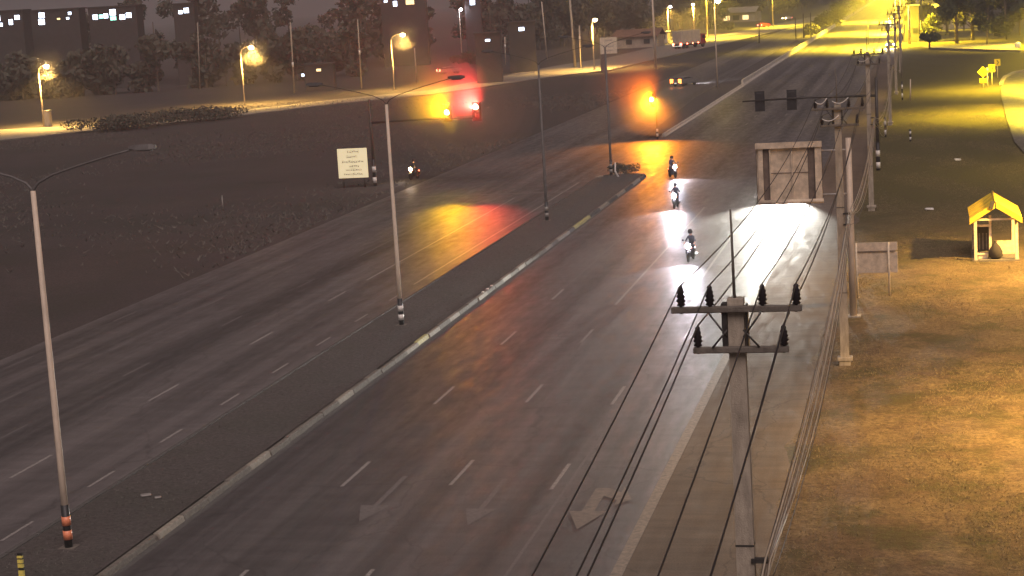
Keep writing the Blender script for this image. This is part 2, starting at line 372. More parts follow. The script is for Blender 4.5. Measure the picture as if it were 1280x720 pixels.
def arrow(x, y, m, turn=False, s=1.0):
    if not turn:
        o = MB().add([(-.09, 1.5, 0), (.09, 1.5, 0), (.09, 5, 0), (-.09, 5, 0)], [(0, 1, 2, 3)]).add([(0, -.3, 0), (.5, 1.5, 0), (-.5, 1.5, 0)], [(0, 1, 2)])
    else:
        o = MB().add([(-.2, 1.7, 0), (.2, 1.7, 0), (.2, 4.3, 0), (-.2, 4.3, 0)], [(0, 1, 2, 3)]).add([(0, -.2, 0), (.6, 1.7, 0), (-.6, 1.7, 0)], [(0, 1, 2)])
        o.add([(.2, 3.4, 0), (.7, 2.9, 0), (.7, 3.8, 0), (.2, 4.3, 0)], [(0, 1, 2, 3)]).add([(.7, 2.3, 0), (1.15, 3.0, 0), (.7, 4.5, 0)], [(0, 1, 2)])
    obj('lane_arrow', o, m, parent=road, loc=(x, y, .004))
arrow(-17.35, 52.3, M['line_faint']); arrow(-13.8, 52.0, M['line_faint']); arrow(-10.35, 51.6, M['line_tan'], True)
# near median: soil strip and kerb stones one by one
median = sheet('median', [(LX, -10), (KX - .2, -10), (KX - .2, NOSE - 2.5), (KX - .9, NOSE - .8), (KX - 2, NOSE), (LX + 1, NOSE - .8), (LX, NOSE - 3)], .15, M['median_soil'])
ks = {}
for key in ('kerb', 'kerb_white', 'kerb_yellow', 'kerb_black'):
    b_ = MB()
    b_.add([(-.1, .03, 0), (.13, .03, 0), (.09, .03, .15), (.06, .03, .19), (-.1, .03, .19), (-.1, 1.97, 0), (.13, 1.97, 0), (.09, 1.97, .15), (.06, 1.97, .19), (-.1, 1.97, .19)],
           [(0, 1, 2, 3, 4), (9, 8, 7, 6, 5)] + [(i, i + 5, (i + 1) % 5 + 5, (i + 1) % 5) for i in range(5)])
    ks[key] = b_.mesh('kerb_stone', M[key])
y = 26.0; i = 0
while y < NOSE - 3:
    key = 'kerb_yellow' if (abs(y - 122) < 3.5 or abs(y - 80) < 1.2) else ('kerb_white' if (y > 112 and (i // 2) % 2 == 0) else ('kerb_black' if (y > 112) else ('kerb_white' if random.random() < .22 else 'kerb')))
    o = obj('kerb_stone', ks[key], parent=median, loc=(KX + random.uniform(-.025, .025), y, random.uniform(-.035, .01)), rz=random.uniform(-.009, .009)); i += 1
    o2 = obj('kerb_stone', ks['kerb_black'], parent=median, loc=(LX, y, 0), rz=0); o2.scale = (-1, 1, 1)
    y += 2.0
for k in range(6):   # rounded nose
    A = PI * (k + .5) / 6; c = ((KX + LX) / 2, NOSE - 2.2); r = (KX - LX) / 2
    st = MB().box((0, 0, .1), (r * PI / 6 - .03, .3, .2)).mesh('kerb_stone', M['kerb_white' if k % 2 else 'kerb_black'])
    obj('kerb_stone', st, parent=median, loc=(c[0] + r * math.cos(A), c[1] + r * math.sin(A), 0), rz=A + PI / 2)
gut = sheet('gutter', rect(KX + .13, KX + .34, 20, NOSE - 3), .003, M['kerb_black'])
# reflective road studs on the kerb
for px, py, wh in ((601, 370, 'nearest'), (606, 366, 'middle'), (611, 362, 'farthest')):
    p = G(px, py)
    tag(obj('reflector_stud', MB().box((0, 0, .215), (.14, .16, .05), 0, bev=.02), M['white_band'], loc=(KX - .04, p.y, 0)), wh + ' of three bright reflector studs on the median kerb past the second lamp post', 'reflector', 'reflector studs in a row of three on the median kerb')
# far median with concrete barrier
med2 = sheet('far_median', [(-29.2, FNOSE + 2), (-28, FNOSE), (-27.4, FNOSE + 2), (-27.2, 1500), (-34, 1500), (-31.5, 260)], .12, M['median_soil'])
prof = [(-.28, 0), (.28, 0), (.28, .1), (.13, .3), (.09, .78), (-.09, .78), (-.13, .3), (-.28, .1)]
def barrier_mesh(l, h):
    return MB().prism([(x, z * h) for x, z in prof], .03, l - .03).mesh('barrier_segment', M['barrier'])
bm1 = barrier_mesh(6, .45); bm2 = barrier_mesh(6, 1.25); bm3 = barrier_mesh(24, 1.25)
br = thing('median_barrier', 'long pale concrete barrier running up the far median', 'barrier', (-27.2, FNOSE + 1, 0))
y = 0
while y < 960:
    me, l = (bm1, 6) if y < 90 else ((bm2, 6) if y < 460 else (bm3, 24))
    obj('barrier_segment', me, parent=br, loc=(random.uniform(-.02, .02), y, .0)); y += l
# ---------------------------------------------------------------- street lamps
def banded_base(t, r, mats, z0=.3, h=.28, gap=.16):
    obj('paint_band', MB().lathe([(r, 0), (r, z0 + 2 * h + 2 * gap + .2)], n=14), M['black'], t)
    for k in range(2): obj('reflective_band', MB().lathe([(r + .012, z0 + k * (h + gap)), (r + .012, z0 + k * (h + gap) + h)], n=14), mats, t)
def lamp_head(px, parent, loc, rz, mlens, mh=None):
    h = obj('lamp_head', MB().add(*head_geo()), mh or M['arm_steel'], parent, loc, rz)
    obj('lens', MB().box((.1, 0, -.09), (.5, .2, .05), bev=.02), mlens, h); return h
def head_geo():
    prof = [(-.35, .05, -.03, .05), (-.1, .12, -.07, .08), (.3, .15, -.07, .09), (.48, .08, -.05, .05)]
    vs = []; fs = []
    for x, w_, zb, zt in prof: vs += [(x, -w_, zb), (x, w_, zb), (x, w_ * .7, zt), (x, -w_ * .7, zt)]
    for i in range(3):
        a = i * 4
        for k in range(4): fs.append((a + k, a + (k + 1) % 4, a + 4 + (k + 1) % 4, a + 4 + k))
    fs += [(0, 1, 2, 3), (15, 14, 13, 12)]
    return vs, fs
def double_lamp(label, loc, band, paint='post_paint', arms='arm_dimmed'):  # farther posts take darker colours in place of the dim light there
    t = thing('street_lamp', label, 'street lamp', loc, 0, 'unlit twin armed lamp posts on the median')
    obj('base_plate', MB().box((0, 0, .03), (.5, .5, .06)), M['concrete_arm'], t)
    obj('pole', MB().lathe([(.115, .0), (.1, 3), (.075, 10.9)], n=12), M[paint], t)
    banded_base(t, .125, band)
    for s in (-1, 1):
        pts = [(0, 0, 10.85), (s * .06, 0, 10.98), (s * .2, 0, 11.13), (s * .65, 0, 11.34), (s * 1.5, 0, 11.58), (s * 2.6, 0, 11.85), (s * 3.3, 0, 12.0)]; ar = [.055, .045, .04, .036, .034, .032, .03] if arms == 'arm_steel' else [.045, .03, .024, .02, .019, .018, .018]
        obj('arm', MB().tube(pts, ar, 8), M[arms], t)
        lamp_head(None, t, (s * 3.5, 0, 12.04), 0 if s > 0 else PI, M['lens_dim' if arms == 'arm_steel' else 'arm_dimmed'], M[arms])
    return t
double_lamp('tall unlit twin armed lamp post with orange reflective bands, nearest on the median', (-25.5, 48.7, .1), M['orange_band'], 'post_paint', 'arm_steel')
double_lamp('tall unlit lamp post on the median to the right of the lettered white board', (-25.3, 84.7, .1), M['white_band'])
double_lamp('tall unlit lamp post on the median in front of the red signal glow', (-25.9, 124.0, .1), M['lens_dim'], 'arm_steel')
double_lamp('thin unlit lamp post beside the bush at the junction end of the median', (-26.2, 153.4, .1), M['lens_dim'], 'arm_steel')
def single_lamp(label, base, height, arm, power, col=SODIUM, lens='e_sodium', group='lit street lamps along the left service road', r=.1, name='street_lamp', down=False, halo=0, rz=0.0):
    t = thing(name, label, 'street lamp', (base.x, base.y, 0), rz, group)
    obj('base_plate', MB().box((0, 0, .04), (.6, .6, .1)), M['concrete_arm'], t)
    obj('pole', MB().lathe([(r * 1.3, 0), (r, height * .5), (r * .7, height)], n=10), M['post_paint'], t)
    pts = [(0, 0, height - .05), (arm * .15, 0, height + .5), (arm * .5, 0, height + .85), (arm, 0, height + 1.0)]
    obj('arm', MB().tube(pts, [.055, .05, .045, .04], 6), M['post_paint'], t)
    hd = lamp_head(None, t, (arm + .3, 0, height + 1.0), 0, M[lens])
    obj('bulb', MB().lathe([(.02, -.4), (.26, -.3), (.38, -.08), (.3, .12), (.03, .2)], (.1, 0, -.12), 10), M[lens], hd)
    if halo: lamp_light('POINT', t, (arm + .4, 0, height + .12), halo * POWER['sodium'], col, .25)
    if down: lamp_light('SPOT', t, (arm + .4, 0, height + .12), power * POWER['sodium'], col, .25, (0, 0, -1), 150, .5)
    else: lamp_light('POINT', t, (arm + .4, 0, height + .12), power * POWER['sodium'], col, .25)
    return t
def hgt(base, px, py): return PY(px, py, base.y).z
for lab, bp_, tp, arm, pw in (('lit orange street lamp at far left with a cabinet at its foot', (55, 158), (46, 90), 1.0, 95000),
                              ('lit orange street lamp midway along the left service road', (306, 131), (302, 66), 1.6, 95000),
                              ('lit orange street lamp on the service road left of the amber signal', (493, 113), (488, 50), 1.9, 75000)):
    b_ = G(*bp_); single_lamp(lab, b_, hgt(b_, *tp), arm, pw, SODIUM, down=True, halo=3200)
b_ = G(743, 87); single_lamp('lit street lamp beside the far white board', b_, hgt(b_, 743, 30), .3, 90000, SODIUM, down=True, halo=1500)
b_ = G(578, 79); single_lamp('distant white lamp on a thin post above the lit shrubs', b_, hgt(b_, 571, 16), .1, 600, (.8, .8, 1), 'e_white')
b_ = G(836, 52); single_lamp('lit violet white lamp above the box truck', b_, hgt(b_, 835, 12), .5, 300000, (1, .58, .08), 'e_white', down=True, halo=9000)
b_ = G(868, 45); single_lamp('lit lamp on a post behind the box truck', b_, hgt(b_, 864, 9), -.4, 300000, (1, .58, .08), 'e_sodium', down=True, halo=9000)
b_ = G(897, 111); single_lamp('tall lamp post with a yellow light in the far median', b_, hgt(b_, 893, 8), .2, 1200, YELLOW, 'e_sodium', r=.1)
for i, (px, py, X, Y) in enumerate(((0, 0, -45, 560), (0, 0, -40, 700), (0, 0, -44, 470))):
    pass
# lamps over the far yellow stretch of the carriageway
for lab, X, Y, pw in (('sodium lamp beside the bright yellow stretch of road, nearer one', -5.5, 420, 900000), ('sodium lamp beside the bright yellow stretch of road, middle one', -5.5, 520, 1500000), ('sodium lamp beside the bright yellow stretch of road, farthest one', -5.5, 640, 1500000)):
    t = single_lamp(lab, Vector((X, Y, 0)), 14.6, 3.0, pw, YELLOW, 'e_sodium', 'lamps over the far yellow stretch of road', rz=PI, down=True)
for lab, X, Y, pw in (('lamp over the lit service road far beyond the truck', -62, 545, 300000), ('lamp over the lit service road near the far cars', -50, 640, 300000)):
    single_lamp(lab, Vector((X, Y, 0)), 14.5, 2.2, pw, YELLOW, 'e_sodium', 'lamps over the far service road', down=True)
# sodium lamps along the frontage road, just right of the picture
for lab, X, Y, pw in (('sodium lamp on frontage road to the right of the grass verge', 14.5, 62, 85000), ('sodium lamp on frontage road behind the yellow roofed shelter', 13.5, 96.5, 80000),
                      ('sodium lamp on frontage road beyond the shelter', 17.5, 145, 7000), ('sodium lamp over the bright corner of the frontage road', 15.5, 204, 150000), ('sodium lamp over the bright frontage road, farther one', 17.5, 246, 150000), ('sodium lamp past the yellow warning signs', 24, 262, 30000), ('sodium lamp near the low wall and the trees', 24.5, 374, 260000)):
    single_lamp(lab, Vector((X, Y, 0)), 9.0, 1.8, pw, SODIUM if Y < 140 else YELLOW, 'e_sodium', 'lamps along the frontage road', rz=PI, down=True)
# ---------------------------------------------------------------- power line
def insulator(parent, loc, s=1.0):
    pr = [(.03, -.12), (.03, 0), (.075, .02), (.05, .06), (.085, .09), (.055, .13), (.075, .16), (.05, .2), (.062, .23), (.04, .27), (.045, .31), (.02, .34)]
    o = obj('insulator', MB().lathe([(r * s, z * s) for r, z in pr], n=10), M['insulator'], parent, loc)
    return o
UPX = (-.87, -.40, .45, .99); LOX = (-.62, .77)
ZA, ZB = 10.6, 9.93
def power_pole(label, x, y, detail=True):
    t = thing('power_pole', label, 'power pole', (x, y, 0), 0, 'concrete power poles along the verge')
    p = MB(); a, b2 = .17, .12
    for (z, k) in ((0, a), (10.75, b2)): pass
    hx0, hx1 = .175, .13
    vs = [(sx * h, sy * h * .9, z) for z, h in ((0, hx0), (10.75, hx1)) for sx, sy in ((-1, -1), (1, -1), (1, 1), (-1, 1))]
    p.add(vs, [(3, 2, 1, 0), (4, 5, 6, 7), (0, 1, 5, 4), (1, 2, 6, 5), (2, 3, 7, 6), (3, 0, 4, 7)])
    obj('pole', p, M['concrete_pole'], t)
    for zz in (6.6, 3.1): obj('steel_band', MB().box((0, 0, zz), (2 * (hx0 + (hx1 - hx0) * zz / 10.75) + .015, 1.8 * (hx0 + (hx1 - hx0) * zz / 10.75) + .015, .03)), M['steel_dark'], t)
    obj('collar', MB().box((0, 0, .35), (.62, .5, .16), bev=.03).box((0, 0, .12), (.45, .4, .3)), M['concrete_pole'], t)
    ca = obj('crossarm', MB().box((.02, -.2, ZA), (2.12, .11, .1), bev=.015), M['concrete_arm'], t)
    cb = obj('crossarm', MB().box((.07, -.2, ZB), (1.55, .11, .1), bev=.015), M['concrete_arm'], t)
    for s in (-1, 1):
        obj('brace', MB().tube([(s * .42, -.27, ZA - .05), (s * .13, -.27, ZA - .45)], .018, 6), M['steel_dark'], t)
        obj('brace', MB().tube([(s * .38, -.27, ZB + .05), (s * .13, -.27, ZB + .34)], .018, 6), M['steel_dark'], t)
    obj('side_plate', MB().box((-.185, -.06, ZA - .28), (.085, .2, .72)), M['steel_dark'], t)
    obj('side_plate', MB().box((.175, -.05, ZA - .3), (.04, .18, .7)), M['steel_dark'], t)
    obj('lightning_rod', MB().tube([(-.02, 0, 10.7), (-.03, 0, 12.2)], [.03, .018], 6), M['concrete_arm'], t)
    for ux in UPX: insulator(t, (ux, -.2, ZA + .06))
    for ux in LOX: insulator(t, (ux, -.2, ZB + .06))
    for zz in (6.35, 5.9): obj('cable_bracket', MB().box((.24, -.12, zz), (.28, .12, .07)).tube([(.34, -.2, zz), (.34, .1, zz)], .03, 6), M['steel_dark'], t)
    return t
POLES = [(-3.04, 29.2, 'nearest concrete power pole, dark insulators on two crossarms'), (-3.35, 74.2, 'concrete power pole with square footing standing beside the small sign back'), (-3.55, 124.5, 'concrete power pole behind the big overhead sign'),
         (-3.4, 196, 'distant power pole in front of the violet headlights'), (-3.4, 246, 'distant power pole past the signal mast, fourth behind the sign'), (-3.4, 300, 'faint power pole farthest up the verge')]
for x, y, lab in POLES: power_pole(lab, x, y)
PP = [(-3.9, -24, -1.75)] + [(x, y, 0) for x, y, _ in POLES] + [(-3.4, 352, 0)]
def wire_pts(dx, z, sag, n=26, dy=-.2):
    pts = []
    for (xa, ya, za), (xb, yb, zb_) in zip(PP, PP[1:]):
        sg = sag * ((yb - ya) / 50) ** 2 * (1.45 if za else 1)
        for k in range(n): u = k / n; pts.append((xa + (xb - xa) * u + dx, ya + (yb - ya) * u + dy, z + za * (1 - u) - 4 * sg * u * (1 - u)))
    pts.append((PP[-1][0] + dx, PP[-1][1] + dy, z)); return pts
wl = ['outermost road side upper power line on the four pin crossarm', 'inner road side upper power line on the four pin crossarm', 'inner verge side upper power line on the four pin crossarm', 'outermost verge side upper power line on the four pin crossarm']
for ux, lab in zip(UPX, wl): tag(obj('power_line', MB().tube(wire_pts(ux, ZA + .40, .75), .0125, 6, caps=True), M['wire']), lab, 'power line', 'power lines strung between the concrete poles')
for ux, lab in zip(LOX, ('lower power line on the road side, from the two pin crossarm', 'lower power line on the verge side, from the two pin crossarm')):
    tag(obj('power_line', MB().tube(wire_pts(ux, ZB + .40, .75), .014, 6), M['wire']), lab, 'power line', 'power lines strung between the concrete poles')
for k, (dx, z, sg, r, m_, lab) in enumerate(((.34, 6.4, .9, .016, 'wire_light', 'pale upper phone cable slung low along the poles'), (.36, 6.25, 1.3, .013, 'wire_light', 'pale slack phone cable just under the upper one'),
                                   (.32, 5.95, 1.1, .014, 'wire_light', 'pale lower phone cable slung along the poles'), (.38, 5.9, 1.6, .011, 'wire', 'dark sagging phone cable lowest on the poles'), (.30, 6.3, .6, .010, 'wire', 'dark taut phone cable along the poles'))):
    tag(obj('phone_cable', MB().tube(wire_pts(dx, z, sg), r, 6), M[m_]), lab, 'cable', 'phone cables on the power poles')
for k in range(6):
    tag(obj('phone_cable', MB().tube(wire_pts(.27 + .03 * k, 6.05 + .07 * k, .7 + .23 * k), .012, 6), M['wire_light' if k % 2 else 'wire_tan']), 'thin tan phone cable in the slack bundle along the poles', 'cable', 'thin tan cables in the phone bundle')
# loops of jumper cable on pole two and three
for (x, y, _), nm in zip(POLES[1:3], ('second', 'third')):
    for (u0, u1, zz) in ((-.87, -.40, ZA + .32), (-.2, .45, ZA + .32), (-.62, .05, ZB + .3)):
        pts = [(x + u0 + (u1 - u0) * k / 8, y - .28, zz - .16 * (1 - (2 * k / 8 - 1) ** 2) + (.12 * k / 8)) for k in range(9)]
        wh = {-.87: 'at left of the upper crossarm', -.2: 'across the upper crossarm', -.62: 'on the lower crossarm'}[u0]
        tag(obj('jumper_cable', MB().tube(pts, .018, 6), M['white_band']), 'pale jumper cable %s, %s' % (wh, 'pole by small sign' if nm == 'second' else 'pole behind big sign'), 'cable', 'jumper cables on the %s power pole' % nm)
# ---------------------------------------------------------------- traffic signals
def signal_head(parent, loc, lit=None, facing=-1, name='signal_head', visor=True):
    h = obj(name, MB().box((0, 0, 0), (.52, .26, 1.38), bev=.04), M['black'], parent, loc)
    obj('backboard', MB().box((0, -facing * .1, 0), (.8, .02, 1.65)), M['black'], h)
    for k, c in enumerate(('red', 'amber', 'green')):
        z = .43 - .43 * k; on = (c == lit)
        m_ = {'red': M['e_red'], 'amber': M['e_amber'], 'orange': M['e_orange']}.get(lit) if on else M['lens_off']
        obj('lens', MB().lathe([(.2, 0), (.2, .05 * facing), (.04, .12 * facing)], (0, facing * .13, z), 14, axis='Y'), m_, h)
        if visor:
            v = MB(); n = 9; vs = []
            for yy in (facing * .13, facing * .36):
                for i in range(n): A = PI * (.0 + i / (n - 1)); vs.append((.215 * math.cos(A), yy, z + .215 * math.sin(A)))
            obj('visor', v.add(vs, [(i, i + 1, n + i + 1, n + i) for i in range(n - 1)]), M['black'], h)
    return h
def mast(label, base, armlen, z, side, heads):
    t = thing('traffic_signal', label, 'traffic light', (base.x, base.y, 0))
    obj('pole', MB().lathe([(.15, 0), (.12, 7.6)], n=12), M['steel_dark'], t)
    banded_base(t, .165, M['white_band'], .25, .5, .45)
    obj('arm', MB().tube([(0, 0, z), (side * armlen * .5, 0, z + .1), (side * armlen, 0, z)], [.11, .09, .06], 10), M['steel_dark'], t)
    return t
# left mast: amber and red lit, facing the camera side traffic
bl = G(469, 232)
tl = mast('signal mast beside the white board with lit amber and red heads', bl, 9.5, 5.55, 1, None)
for px, py, lit, z0 in ((560, 140, 'amber', 0), (596, 133, 'red', .43)):
    q = PY(px, py, bl.y); loc = (q.x - bl.x, -.25, q.z - z0)
    signal_head(tl, loc, lit, -1)
    zl = q.z; colr = (1, .52, .0) if lit == 'amber' else (1, .05, .035)
    lamp_light('SPOT', tl, (q.x - bl.x, -.62, zl), (14000 if lit == 'amber' else 42000) * POWER['signal'], colr, .13, (-.3, -1, .55), 90, .8)
    lamp_light('SPOT', tl, (q.x - bl.x, -.62, zl), 7000 * POWER['signal'], colr, .13, (.26, -1, -.21), 22, 1.0)
# median post signal: flashing amber at far median nose
bs = G(822, 174); ts = thing('traffic_signal', 'amber signal glowing on a post at the far median nose', 'traffic light', (bs.x, bs.y, 0))
q = PY(815, 124, bs.y)
obj('pole', MB().lathe([(.09, 0), (.07, q.z + .5)], n=10), M['steel_dark'], ts); banded_base(ts, .1, M['white_band'], .3, .3, .2)
signal_head(ts, (q.x - bs.x, -.2, q.z), 'amber', -1)
lamp_light('SPOT', ts, (q.x - bs.x, -.6, q.z), 14000 * POWER['signal'], (1, .17, .004), .14, (-.4, -1, .55), 92, .8)
lamp_light('SPOT', ts, (q.x - bs.x, -.6, q.z), 22000 * POWER['signal'], (1, .27, .01), .14, (.0, -1, -.7), 110, 1.0)
# right mast seen from behind
brr = G(1098, 214)
tr = mast('dark signal mast seen from behind, long arm over the oncoming lanes', brr, 10.8, 6.15, -1, None)
for dx in (-9.4, -6.8): signal_head(tr, (dx, .2, 6.1), None, 1)
# small banded posts in the verge
def banded_post(label, p, h, r=.09, group='black and white banded posts on the verge'):
    t = thing('marker_post', label, 'post', (p.x, p.y, vz(p.x, p.y) - .04), 0, group)
    obj('post', MB().lathe([(r, 0), (r, h)], n=10), M['black'], t)
    for z0 in (h * .15, h * .6): obj('reflective_band', MB().lathe([(r + .01, z0), (r + .01, z0 + h * .22)], n=10), M['white_band'], t)
    return t
banded_post('black and white banded post on the verge behind the signal mast', G(1107, 172), 2.0)
banded_post('banded post farther up the verge near the far power poles', G(1138, 178), 1.2)
banded_post('short banded post at the foot of the distant power poles', G(1128, 126), 2.4)
# ---------------------------------------------------------------- signs
# big overhead sign from behind on a cantilever post
sg = thing('overhead_sign', 'big overhead road sign seen from behind on a steel post', 'road sign', (-3.4, 85.2, 0))
obj('post', MB().lathe([(.17, 0), (.15, 4), (.13, 8.45)], n=14), M['post_paint'], sg)
obj('base_plate', MB().box((0, 0, .06), (.7, .7, .12)), M['concrete_pole'], sg)
X0, X1, Zb, Zt = -7.68 + 3.4, -4.62 + 3.4, 5.5, 8.35
obj('top_beam', MB().box(((X0 + X1) / 2, -.1, Zt - .12), (X1 - X0, .12, .27)), M['sheet_back'], sg)
obj('lower_tube', MB().tube([(X0 + .05, -.12, Zb + .08), (X1 + .02, -.12, Zb + .08)], .11, 12), M['sheet_back'], sg)
obj('arm', MB().tube([(X1 - .2, .02, Zt - .45), (0, .02, Zt - .45)], .05, 8), M['steel'], sg)
obj('arm', MB().tube([(X1 - .2, .02, Zb + .35), (0, .02, Zb + .35)], .05, 8), M['steel'], sg)
for xa, xb, m_ in ((X0 + .02, X0 + .34, 'sheet_back'), (X0 + .34, X0 + .62, 'sheet_dark'), (X0 + .66, X0 + 1.66, 'sheet_back'), (X0 + 1.69, X0 + 2.4, 'sheet_back'), (X0 + 2.4, X0 + 2.72, 'sheet_dark')):
    obj('sheet_panel', MB().box(((xa + xb) / 2, .06, (Zb + Zt) / 2), (xb - xa - .02, .03, Zt - Zb - .3)), M[m_], sg)
obj('sheet_panel', MB().box(((X0 + X1) / 2, .1, (Zb + Zt) / 2), (X1 - X0, .02, Zt - Zb - .1)), M['sheet_dark'], sg)
for xs_, ww in ((X0 + .22, .22), (X0 + .66, .06), (X0 + 1.67, .05), (X0 + 2.88, .3)):
    obj('stiffener', MB().box((xs_, -.02, (Zb + Zt) / 2 - .05), (ww, .12, Zt - Zb - .35)), M['sheet_back'], sg)
obj('rail', MB().box((X0 + 1.5, .03, (Zb + Zt) / 2), (1.8, .02, .03)), M['sheet_dark'], sg)
# small sign back on two posts
s2 = G(1089, 374); sb = thing('road_sign', 'small board seen from behind on two cream posts in the grass', 'road sign', (s2.x, s2.y, 0), .02)
for dx in (-.66, .9): obj('post', MB().lathe([(.055, 0), (.05, 2.82)], (dx, -.08, 0), 10), M['cream'], sb)
for za, zb_ in ((1.3, 2.35), (2.4, 2.84)): obj('sign_board', MB().box((.25, 0, (za + zb_) / 2), (2.16, .04, zb_ - za - .02), bev=.01), M['sheet_back'], sb)
obj('rail', MB().box((.2, -.04, 2.375), (2.0, .05, .05)), M['sheet_dark'], sb)
# lettered white board
def strokes(parent, cx, z, width, h, y, m, seed):
    r = random.Random(seed); mb = MB(); x = cx - width / 2
    while x < cx + width / 2:
        w_ = r.uniform(.05, .13)
        mb.box((x + w_ / 2, y, z), (w_ * .3, .01, h * r.uniform(.6, 1))).box((x + w_ * .5, y, z + h * r.choice((-.35, .0, .35))), (w_, .01, h * .22))
        if r.random() < .3: mb.box((x + w_ / 2, y, z + h * .75), (w_ * .6, .01, h * .15))
        x += w_ + r.uniform(.015, .05)
    return tag(obj('lettering', mb, m, parent), kind='stuff')
wsL, wsR = G(430, 227), G(458, 234)
c = (wsL + wsR) / 2; Wd = 154.0
ws = thing('notice_board', 'white lettered board on two posts beside the signal mast on left verge', 'sign', (c.x + .8, 152.5, .3), .03)
for dx in (-.95, .95): obj('post', MB().lathe([(.06, 0), (.055, 1.2)], (dx, .05, -.32), 8), M['steel_dark'], ws)
for dx in (-.68, .68): obj('sign_board', MB().box((dx, 0, 1.85), (1.345, .04, 2.6), bev=.01), M['sign_white_glow'], ws)
obj('board_frame', MB().box((0, .04, 1.85), (2.74, .03, 2.64)), M['steel_dark'], ws)
for i, (z, w_) in enumerate(((2.85, 1.1), (2.42, .95), (1.98, 1.9), (1.56, .8), (1.25, 1.4), (.88, 1.7))): strokes(ws, random.uniform(-.1, .12), z, w_, .17, -.03, M['sign_ink'], i)
fs_ = G(757, 90); f2 = thing('notice_board', 'far white board on a dark post with three lines of lettering', 'sign', (fs_.x, fs_.y, 0), .15)
q = PY(760.5, 57, fs_.y)
obj('post', MB().box((-.4, .15, 1.9), (1.0, .3, 3.8)), M['sheet_dark'], f2)
obj('sign_board', MB().box((q.x - fs_.x, 0, q.z), (3.3, .08, 3.2), bev=.02), M['cream'], f2)
for i, (dz, w_) in enumerate(((1.0, 1.5), (-.15, 2.0), (-1.0, 1.5))): strokes(f2, q.x - fs_.x, q.z + dz, w_, .3, -.06, M['sign_ink'], 20 + i)
# yellow warning signs by the frontage road
def warn(label, base, h, kind):
    t = thing('warning_sign', label, 'road sign', (base.x, base.y, 0), 0, 'yellow road signs by the frontage road corner')
    obj('post', MB().lathe([(.07, 0), (.07, h)], n=8), M['cream'], t)
    if kind == 'diamond':
        obj('sign_plate', MB().box((0, -.1, h - .2), (1.05, .04, 1.05), ry=PI / 4), M['sign_yellow'], t)
        obj('arrow_mark', MB().box((.02, -.13, h - .3), (.1, .02, .5)).box((-.08, -.13, h + .0), (.1, .02, .3), ry=-.7).box((.1, -.13, h + .0), (.1, .02, .3), ry=.7), M['black'], t)
        obj('sub_plate', MB().box((0, -.1, h - 1.35), (.95, .04, .6)), M['sign_yellow'], t)
    else:
        obj('sign_plate', MB().box((0, -.1, h - .45), (.85, .04, 1.0)), M['sign_yellow'], t)
        obj('chevron_mark', MB().box((.06, -.13, h - .33), (.13, .02, .45), ry=-.6).box((.06, -.13, h - .6), (.13, .02, .45), ry=.6), M['black'], t)
    return t
b_ = G(1229, 111); warn('yellow diamond warning sign with plate below, by frontage road corner', b_, hgt(b_, 1229, 88), 'diamond')
b_ = G(1240, 107); warn('yellow chevron sign between the diamond sign and the taller chevron', b_, hgt(b_, 1240, 81), 'chev')
b_ = G(1247, 98); warn('tallest yellow chevron sign at the frontage road kerb', b_, hgt(b_, 1247, 74), 'chev')
b_ = G(1234.5, 110); t = thing('marker_post', 'thin pale delineator post between the yellow signs', 'post', (b_.x, b_.y, 0)); obj('post', MB().lathe([(.07, 0), (.06, 2.2)], n=8), M['cream'], t); obj('cap', MB().box((0, 0, 2.5), (.3, .1, .35)), M['white_band'], t)
# black and yellow marker at bottom left, and small white marker on median
b_ = G(30, 738); t = thing('marker_post', 'black and yellow striped marker post at lower left', 'post', (b_.x, b_.y, 0))
obj('post', MB().box((0, 0, .55), (.15, .08, 1.1)), M['black'], t)
for z0, hh in ((.5, .2), (.74, .1), (.87, .1), (1.0, .06)): obj('yellow_band', MB().box((0, -.03, z0), (.152, .09, hh)), M['yellow_band'], t)
b_ = G(773, 223); t = thing('marker_post', 'small white leaning marker beside the bush on the median', 'post', (b_.x, b_.y, .1)); obj('post', MB().tube([(0, 0, 0), (-.25, 0, .55), (-.2, 0, 1.3)], [.1, .08, .05], 6), M['white_band'], t)
b_ = G(279, 263); t = thing('marker_post', 'faint short white post alone on the dark land left of the white board', 'post', (b_.x, b_.y, -.03)); obj('post', MB().lathe([(.06, 0), (.055, 1.15)], n=8), M['lens_dim'], t); obj('cap', MB().lathe([(.075, 1.15), (.05, 1.25)], n=8), M['lens_dim'], t)
for px, py, wh, sz in ((183, 626, 'larger of two pale scraps lying on the median beside the nearest lamp post', .34), (198, 629, 'smaller of two pale scraps lying on the median beside the nearest lamp post', .22)):
    p = G(px, py); tag(obj('paper_scrap', MB().box((0, 0, .05), (sz, sz * .7, .06), rz=.5, bev=.02), M['lens_dim'], loc=(p.x, p.y, .15)), wh, 'litter')
# utility cabinet by far left lamp
b_ = G(61, 158); t = thing('utility_cabinet', 'tall grey utility cabinet at the foot of the far left lamp', 'cabinet', (b_.x, b_.y, 0))
obj('body', MB().box((0, 0, 1.2), (.95, .8, 2.4), bev=.04), M['wall_plaster'], t); obj('door', MB().box((0, -.41, 1.2), (.8, .03, 2.1)), M['steel'], t); obj('roof', MB().box((0, 0, 2.45), (1.1, .95, .1)), M['steel'], t)
